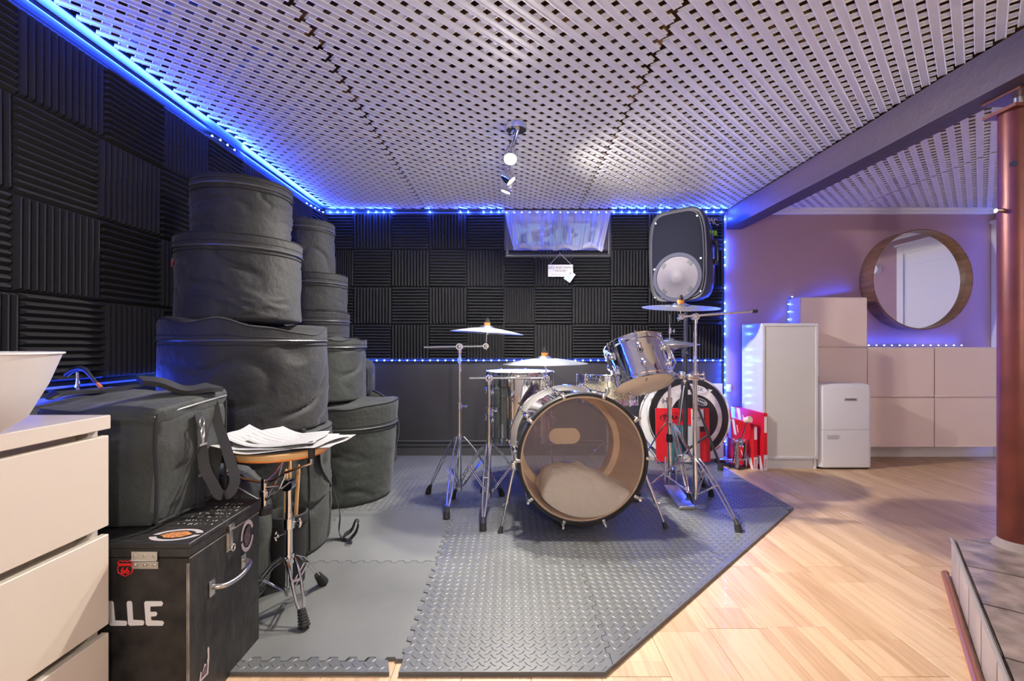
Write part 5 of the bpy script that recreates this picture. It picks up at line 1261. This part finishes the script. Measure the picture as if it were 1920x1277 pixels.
# hi-hat
Yh = 2.92; cxh = .99; hh_ = thing('hi_hat_stand', 'chrome hi-hat stand with pedal at the right rear of the kit', 'hi-hat stand', (cxh, Yh, 0))
c3 = lambda z: V((cxh, Yh, z))
q = B(); q.cyl(c3(.05), c3(.56), .0135, n=20); q.obj('lower_tube', M_chrome, hh_)
q = B(); q.cyl(c3(.54), c3(.865), .0095, n=18); q.cyl(c3(.865), c3(.875), .016, .03, 18); q.cyl(c3(.55), c3(.585), .019, n=18); wing(q, c3(.565)+V((-.015, 0, 0)), (-1, 0, 0)); q.obj('upper_tube', M_chrome, hh_)
q = B(); q.cyl(c3(.86), c3(1.105), .003, n=10); q.cyl(c3(.985), c3(1.02), .011, n=12); wing(q, c3(1.0)+V((.008, 0, 0)), (1, 0, 0), .8); q.obj('pull_rod', M_chrome, hh_)
q = B(); q.cyl(c3(.31), c3(.36), .019, n=18); q.obj('spring_collar', M_rubber, hh_)
tripod(hh_, (cxh, Yh), .43, .13, [(.77, 2.98), (1.22, 2.98), (1.02, 2.68)], split=.010)
q = B(); q.box((cxh-.02, Yh-.20, .045), (.085, .24, .010), Euler((R(9), 0, 0)), .004); q.box((cxh-.02, Yh-.33, .022), (.09, .04, .02), None, .004)
for sx in (-1, 1): q.cyl((cxh-.02+sx*.045, Yh-.33, .02), (cxh+sx*.03, Yh, .03), .004, n=8); q.cyl((cxh+sx*.036, Yh-.02, .03), (cxh+sx*.03, Yh-.01, .22), .006, n=8)
q.obj('pedal', M_steel, hh_)
o = cymbal('lower hi-hat cymbal resting on the chrome stand', (cxh, Yh, .915), .178, (180, 0), hh=.022, felt=False, group=None)
o = cymbal('upper hi-hat cymbal, half hidden behind the rack tom', (cxh, Yh, .918), .178, (0, 0), hh=.022, felt=False)

# ------------------------------------------------------------ drums
def drum(name, lab, loc, rot, r, dep, msh, nl=8, sp=.9, head_top=M_coat, head_bot=M_hide, rim=.012, tube=True):
    """origin at the centre of the bottom edge, axis local +Z"""
    rt = thing(name, lab, 'drum', loc, rot, world=False)
    q = B(); q.ring([(r-.006, .0), (r, .0), (r, dep), (r-.006, dep)], None, 72); q.obj('shell', msh, rt)
    for (z, s_, nm, mm) in ((dep, 1, 'batter_head', head_top), (0, -1, 'resonant_head', head_bot)):
        q = B(); q.lathe([(r+.001, z-s_*.004), (r+.001, z+s_*.003), (r-.008, z+s_*.0045), (.001, z+s_*.0045)], None, 72); q.obj(nm, mm, rt)
        q = B(); q.ring([(r+.0035, z-s_*.014), (r+.010, z-s_*.014), (r+.010, z-s_*.002), (r+.006, z+s_*.002), (r+.006, z+s_*.015), (r+.010, z+s_*.018), (r+.0035, z+s_*.018)], None, 72); q.obj('hoop', M_chrome, rt)
    for k in range(nl):
        a = 2*math.pi*(k+.5)/nl; dd = V((math.cos(a), math.sin(a), 0))
        for (zc, s_) in ((dep*.72, 1), (dep*.28, -1)) if dep > .16 else ((dep*.5, 1), (dep*.5, -1)):
            q = B(); p = dd*(r+.010)+V((0, 0, zc)); q.sph(p, .016, 12, (1, 1, 1.5)) if s_ > 0 or dep > .16 else None
            q.cyl(dd*(r-.001)+V((0, 0, zc)), dd*(r+.01)+V((0, 0, zc)), .012, n=14)
            lg = q.obj('lug', M_chrome, rt)
            zz = dep+.018 if s_ > 0 else -.018
            q = B(); q.cyl(dd*(r+.014)+V((0, 0, zc)), dd*(r+.014)+V((0, 0, zz)), .0028, n=8); q.cyl(dd*(r+.014)+V((0, 0, zz-s_*.006)), dd*(r+.014)+V((0, 0, zz+s_*.004)), .006, n=8); q.obj('tension_rod', M_chrome, lg)
    return rt
# floor tom
ft = drum('floor_tom', 'deep chrome floor tom on three legs behind the low cymbal', (.055, 3.0, .335), (0, 0, R(10)), .205, .395, M_chrome, 8)
for a in (200, 320, 80):
    dd = V((math.cos(R(a)), math.sin(R(a)), 0)); q = B(); q.box(dd*.215+V((0, 0, .16)), (.03, .03, .05), Euler((0, 0, R(a))), .006); q.obj('leg_bracket', M_chrome, ft)
    q = B(); q.tube([dd*.225+V((0, 0, .36)), dd*.225+V((0, 0, -.06)), dd*.24+V((0, 0, -.20)), dd*.26+V((0, 0, -.315))], .0048, 10); lg = q.obj('leg', M_chrome, ft); B().cyl(dd*.257+V((0, 0, -.295)), dd*.262+V((0, 0, -.323)), .012, .014, 14).obj('rubber_foot', M_rubber, lg)
# snare on its stand
sn = drum('snare_drum', 'champagne sparkle snare drum half hidden behind the rack tom', (.605, 2.95, .565), (R(-2), R(2), R(12)), .175, .14, M_spark, 8)
ss = thing('snare_stand', 'chrome snare stand under the sparkle snare drum', 'stand', (.605, 2.95, 0))
tripod(ss, (.605, 2.95), .30, .10, [(.42, 3.05), (.79, 3.05), (.605, 2.74)], split=.009)
q = B(); q.cyl((.605, 2.95, .06), (.605, 2.95, .50), .0125, n=18); q.obj('tube', M_chrome, ss)
for a in (30, 150, 270):
    dd = V((math.cos(R(a)), math.sin(R(a)), 0)); c_ = V((.605, 2.95, .50)); q = B(); q.tube([c_, c_+dd*.10+V((0, 0, .02)), c_+dd*.17+V((0, 0, .035)), c_+dd*.198+V((0, 0, .055)), c_+dd*.20+V((0, 0, .09))], .006, 8, flat=.7); ar = q.obj('basket_arm', M_chrome, ss)
    B().cyl(c_+dd*.199+V((0, 0, .055)), c_+dd*.20+V((0, 0, .095)), .009, n=12).obj('rubber_tip', M_rubber, ar)
# rack tom
tl = R(-25); roll = R(-11)
tom_c = V((.745, 2.74, .80))
E_ = (Matrix.Rotation(R(-4), 4, 'Z') @ Matrix.Rotation(roll, 4, 'Y') @ Matrix.Rotation(tl, 4, 'X'))
axis = E_.to_3x3() @ V((0, 0, 1))
rot_e = E_.to_euler(); p0 = tom_c-axis*.115
tm = drum('rack_tom', 'chrome rack tom tilted toward the drummer, tan lower head showing', tuple(p0), tuple(rot_e), .165, .225, M_chrome, 6)
q = B(); q.cyl((0, -.166, .135), (0, -.1675, .135), .020, n=28); o = q.obj('badge', M_steel, tm)
q = B(); q.ring([(.013, -.0), (.016, 0), (.016, .0012), (.013, .0012)], Matrix.Translation((0, -.1675, .135)) @ Matrix.Rotation(R(90), 4, 'X'), 28); q.cyl((0, -.1675, .135), (0, -.1685, .135), .007, n=16); q.obj('emblem', M_blk, o)
text('lettering', 'EVANS', .020, Matrix.Translation((.01, -.125, -.0052)) @ Matrix.Rotation(R(180), 4, 'X') , M_blk, tm)
for sx in (0, .028): B().cyl((.01+sx*0, -.05-sx, -.0048), (.01+sx*0, -.05-sx, -.0056), .009, n=18).obj('round_mark', mat('grey_mark', (.25, .24, .24), .5), tm)
# tom arm on the right stand
ta = thing('tom_arm', 'chrome clamp and bent arm holding the rack tom to the right stand', 'clamp', (1.0, 2.56, .74))
pm = tom_c+E_.to_3x3() @ V((.185, 0, .03))
q = B(); q.box(pm, (.03, .045, .075), rot_e.copy() if hasattr(rot_e, 'copy') else None, .006); q.obj('mount', M_chrome, ta)
q = B(); q.tube([pm+V((.012, -.005, .02)), pm+V((.035, -.02, -.05)), V((.895, 2.62, .765)), V((.93, 2.585, .745)), V((1.0, 2.545, .742))], .0065, 12); q.obj('l_rod', M_chrome, ta)
q = B(); q.box((.985, 2.548, .742), (.05, .035, .035), None, .006); q.box((1.007, 2.56, .742), (.04, .045, .042), None, .008); wing(q, (1.028, 2.56, .755), (1, 0, .1)); wing(q, (1.028, 2.56, .735), (1, -.2, -.1)); q.box((.94, 2.575, .748), (.03, .04, .04), None, .006); wing(q, (.94, 2.555, .73), (0, -1, -.4)); q.obj('clamp', M_chrome, ta)

# bass drum : local axis Y, origin on the floor under the front head
BDc = W(1095, 862, 2.25); RZ = R(4.5); r = .315; dep = .47; zc = BDc.z
bd = thing('bass_drum', 'chrome bass drum with a clear front head and a pillow inside', 'drum', (BDc.x, BDc.y, 0), (0, 0, RZ), world=False)
Mb = Matrix.Translation((0, 0, zc)) @ Matrix.Rotation(R(-90), 4, 'X')        # lathe z -> +Y
rs = r-.012
q = B(); q.ring([(rs-.0005, .02), (rs, .02), (rs, dep-.02), (rs-.0005, dep-.02)], Mb, 112); q.obj('shell', M_chrome, bd)
q = B(); q.ring([(rs-.008, .018), (rs-.001, .018), (rs-.001, dep-.018), (rs-.008, dep-.018)], Mb, 112); q.obj('inner_shell', M_maple, bd, label='bare maple inside of the shell')
q = B(); q.ring([(rs-.045, dep-.10), (rs-.010, dep-.10), (rs-.010, dep-.02), (rs-.045, dep-.02)], Mb, 112); q.obj('reinforcement_ring', M_maple, bd)
q = B(); q.ring([(r-.008, .0), (r+.003, .0), (r+.005, .004), (r+.005, .010), (r-.008, .012)], Mb, 112); q.obj('front_hoop_face', M_blk, bd)
q = B(); q.ring([(r-.010, .010), (r+.006, .010), (r+.006, .042), (r-.003, .042), (r-.003, .02)], Mb, 112); q.obj('front_hoop', M_trimb, bd)
q = B(); q.ring([(r-.010, dep-.030), (r+.006, dep-.030), (r+.006, dep+.012), (r-.006, dep+.012)], Mb, 112); q.obj('batter_hoop', M_chrome, bd)
q = B(); q.ring([(r-.014, .042), (r+.002, .042), (r+.002, .050), (r-.014, .050)], Mb, 112); q.obj('head_collar', M_steel, bd); q = B(); q.ring([(r-.014, dep-.040), (r+.002, dep-.040), (r+.002, dep-.032), (r-.014, dep-.032)], Mb, 112); q.obj('head_collar', M_steel, bd)
q = B(); q.lathe([(r-.009, .012), (.001, .0115)], Mb, 96); q.obj('front_head', M_clear, bd)
q = B(); q.lathe([(r-.016, dep-.012), (.001, dep-.012)], Mb, 96); bh = q.obj('batter_head', M_smoke, bd)
P = []
for (cx_, a0) in ((.045, -90), (-.045, 90)):
    for k in range(13): a = R(a0+180*k/12); P.append((cx_+.045*math.cos(a), .045*math.sin(a)))
q = B(); q.prism(P, -.001, .001, Matrix.Translation((-.005, dep-.016, zc+.025)) @ Matrix.Rotation(R(90), 4, 'X')); q.obj('impact_patch', M_hide, bh, smooth=False, label='pale oval patch')
for k in range(10):
    a = R(90+18+36*k); dd = V((math.cos(a), 0, math.sin(a)))
    for (yy, s_) in ((.005, 1), (dep, -1)):
        q = B(); c_ = dd*(r+.012)+V((0, yy+s_*.012, zc)); M3 = Matrix((V((-dd.z, 0, dd.x)), V((0, 1, 0)), dd)).transposed()
        q.box(c_+dd*-.002, (.018, .040, .010), M3.to_euler(), .003); q.box(dd*(r+.0)+V((0, yy-s_*.006, zc)), (.015, .006, .020), M3.to_euler(), .002)
        cl = q.obj('claw', M_steel if s_ > 0 else M_chrome, bd)
        q = B(); ys = yy-s_*.010; ye = dep*.5-s_*dep*.12; q.cyl(dd*(r+.020)+V((0, ys, zc)), dd*(r+.012)+V((0, ye, zc)), .0034, n=8); q.cyl(dd*(r+.020)+V((0, ys-s_*.012, zc)), dd*(r+.020)+V((0, ys+s_*.004, zc)), .006, n=8); q.obj('tension_rod', M_chrome, cl)
    q = B(); M3 = Matrix((V((-dd.z, 0, dd.x)), V((0, 1, 0)), dd)).transposed(); q.box(dd*(rs+.012)+V((0, dep*.5, zc)), (.026, .12, .024), M3.to_euler(), .008); q.obj('lug', M_chrome, bd)
def spur(sx, hub, foot, nm):
    hub = V(hub); foot = V(foot); q = B(); q.box(hub, (.035, .05, .035), None, .006); q.cyl(hub, hub+V((-sx*.03, 0, 0)), .014, n=16); q.cyl(hub, hub.lerp(foot, .58), .0085, n=16); q.cyl(hub.lerp(foot, .5), foot, .0055, n=14); mm_ = hub.lerp(foot, .58); q.cyl(mm_+(hub-foot).normalized()*.015, mm_, .011, n=14); wing(q, mm_, (sx, -.3, 0), .6); o = q.obj('spur', M_chrome, bd)
    dn = (foot-hub).normalized(); B().cyl(foot-dn*.032, foot, .008, .014, 16).obj('rubber_foot', M_rubber, o)
Mi = Matrix.Rotation(-RZ, 4, 'Z') @ Matrix.Translation((-BDc.x, -BDc.y, 0))
spur(-1, V((-(r+.010), .10, zc-.045)), Mi @ FL(938, 999, .012), 'l'); spur(1, V((r+.010, .10, zc-.075)), Mi @ FL(1249, 991, .012), 'r')
# pillow in the drum
pw = thing('pillow', 'crumpled cream pillow lying inside the bass drum', 'pillow', (BDc.x+.01, BDc.y+.16, zc-rs+.02), (0, 0, RZ), world=False)
q = B(); nx, ny = 60, 30; vs = []; fs = []; base = zc-rs+.02
def pz(x, y, top):
    X = (2*x-1); Yy = (2*y-1); hxw = .235; hyw = .135
    px_ = .015+X*hxw; py = Yy*hyw
    zb_ = zc-math.sqrt(max(.0001, (rs-.014)**2-px_**2))
    w_ = .005*noise.noise(V((px_*12, py*9, 1)))+.006*noise.noise(V((px_*30+py*12, py*18-px_*9, 3)))+.003*math.sin(px_*60+py*40)
    zl_ = zb_+.002
    K_ = ((-1, .17), (-.9, .205), (-.7, .220), (-.1, .222), (.3, .185), (.7, .130), (1, .100)); T = .1
    for (xa_, ta), (xb2, tb) in zip(K_[:-1], K_[1:]):
        if xa_ <= X <= xb2: f_ = (X-xa_)/(xb2-xa_); T = ta+(tb-ta)*f_
    T = base+T; e_ = max(0, (1-abs(X)**12)*(1-abs(Yy)**3.2))**.45
    T = max(T, zl_+.004)
    return V((px_, py, (zl_+(T+w_-zl_)*e_)-base if top else zl_-base))
for top in (1, 0):
    for j in range(ny+1):
        for i in range(nx+1): vs.append(pz(i/nx, j/ny, top))
n1 = (nx+1)*(ny+1)
for j in range(ny):
    for i in range(nx):
        a = j*(nx+1)+i; fs.append([a, a+1, a+nx+2, a+nx+1]); fs.append([n1+a+nx+1, n1+a+nx+2, n1+a+1, n1+a])
for i in range(nx): fs.append([n1+i, n1+i+1, i+1, i]); a = ny*(nx+1)+i; fs.append([a, a+1, n1+a+1, n1+a])
for j in range(ny): a = j*(nx+1); fs.append([a, a+nx+1, n1+a+nx+1, n1+a]); a += nx; fs.append([n1+a, n1+a+nx+1, a+nx+1, a])
q._add(vs, fs); q.obj('cushion', M_pillow, pw, ang=75)
kick_pedal('bass drum pedal at the drummer\'s side, seen through the smoky head', (BDc.x-RZ*.62, BDc.y+.635, .012), R(4.5), name='kick_pedal')

# ------------------------------------------------------------ practice pad on the snare stand, sheet music
cp = (-.765, 1.62); ps = thing('practice_pad_stand', 'folding chrome snare stand carrying the wooden practice pad', 'stand', (cp[0], cp[1], 0))
q = B(); q.cyl((cp[0], cp[1], .055), (cp[0], cp[1], .34), .0125, n=20); q.obj('lower_tube', M_chrome, ps)
q = B(); q.cyl((cp[0], cp[1], .30), (cp[0], cp[1], .425), .0105, n=18); q.cyl((cp[0]+.0, cp[1]-.018, .435), (cp[0], cp[1]+.014, .435), .019, n=22); q.cyl((cp[0], cp[1], .285), (cp[0], cp[1], .32), .019, n=18); wing(q, (cp[0]+.016, cp[1], .305), (1, -.2, 0)); wing(q, (cp[0]-.012, cp[1]-.01, .27), (-1, -.3, -.3)); q.obj('upper_tube', M_chrome, ps)
tripod(ps, cp, .185, .075, [(-.672, 1.515), (-.715, 1.755), (-.885, 1.53)], split=.013, foot_ridged=True, footr=.018)
bc = V((cp[0]-.075, cp[1]-.02, .42)); q = B(); q.cyl(bc+V((.075, .015, .012)), bc+V((0, 0, .010)), .008, n=12); q.cyl(bc-V((0, 0, .055)), bc+V((0, 0, .04)), .010, n=16); q.cyl(bc-V((0, 0, .018)), bc+V((0, 0, .0)), .017, n=16); q.obj('basket_hub', M_chrome, ps)
B().cyl(bc-V((0, 0, .078)), bc-V((0, 0, .055)), .026, n=24).obj('adjusting_knob', M_rubber, ps)
pc = V((-.79, 1.61, .548))
for a in (-28, 200, 85):
    dd = V((math.cos(R(a)), math.sin(R(a)), 0)); e_ = pc+dd*.158
    q = B(); q.tube([bc+dd*.01+V((0, 0, .03)), bc+dd*.06+V((0, 0, .045)), (bc+dd*.11+V((0, 0, .075))), V((e_.x, e_.y, .53)), V((e_.x, e_.y, .555))], .0062, 8, flat=.7); q.tube([bc+dd*.012-V((0, 0, .03)), bc+dd*.08+V((0, 0, .02)), bc+dd*.11+V((0, 0, .07))], .005, 8, flat=.7); ar = q.obj('basket_arm', M_chrome, ps)
    q = B(); q.tube([V((e_.x, e_.y, .545)), V((e_.x, e_.y, .575)), V((e_.x, e_.y, .60))-dd*.006], [.010, .011, .008], 12); q.obj('rubber_tip', M_rubber, ar)
pp_ = thing('practice_pad', 'round wooden practice pad with an orange underside, under the sheet music', 'practice pad', pc)
q = B(); q.lathe([(.150, .003), (.152, .006), (.152, .021), (.150, .022)], Matrix.Translation(pc), 64); q.obj('wooden_disc', M_wood, pp_)
q = B(); q.lathe([(.149, .0), (.1525, .001), (.1525, .0055), (.149, .006)], Matrix.Translation(pc), 64); q.obj('underside', M_orange, pp_)
q = B(); q.lathe([(.13, .022), (.13, .028), (.125, .030)], Matrix.Translation(pc), 64); q.obj('rubber_surface', M_rubber, pp_)
random.seed(11)
where = ['top sheet', 'second sheet', 'third sheet', 'fourth sheet', 'fifth sheet', 'bottom sheet']
for k in range(6):
    kk = 5-k; z = pc.z+.032+.0022*k; rz = R([8, -12, 22, -4, 30, 12][kk]); ox, oy = [(.0, -.0), (.055, .01), (-.03, -.035), (.075, .02), (-.01, -.04), (.03, .03)][kk]
    hx, hy = .14, .108; me_v = []; fs = []; n_ = 12
    for j in range(n_+1):
        for i in range(n_+1):
            x = -hx+2*hx*i/n_; y = -hy+2*hy*j/n_
            c = .012*(x/hx)**2*(1 if x < 0 else .35)+(.004*math.sin(x*25+k)+.004*math.sin(y*30+k*2))
            if x < -.05: c += .06*((-.05-x)/.09)**2*.5
            me_v.append((x, y, c*.6 if kk else c*.8))
    nv = len(me_v); me_v += [(x, y, z_-.0004) for x, y, z_ in me_v]
    for j in range(n_):
        for i in range(n_): a = j*(n_+1)+i; fs.append([a, a+1, a+n_+2, a+n_+1]); fs.append([nv+a+n_+1, nv+a+n_+2, nv+a+1, nv+a])
    me = bpy.data.meshes.new('sheet_music'); me.from_pydata(me_v, [], fs)
    o = link('sheet_music', me, M_sheet, None, ang=60); o.location = (pc.x+ox, pc.y+oy, z); o.rotation_euler = (0, 0, rz)
    tag(o, 'sheet of printed music, %s of the pile on the practice pad' % where[kk], 'sheet music', 'sheets of music on the practice pad')
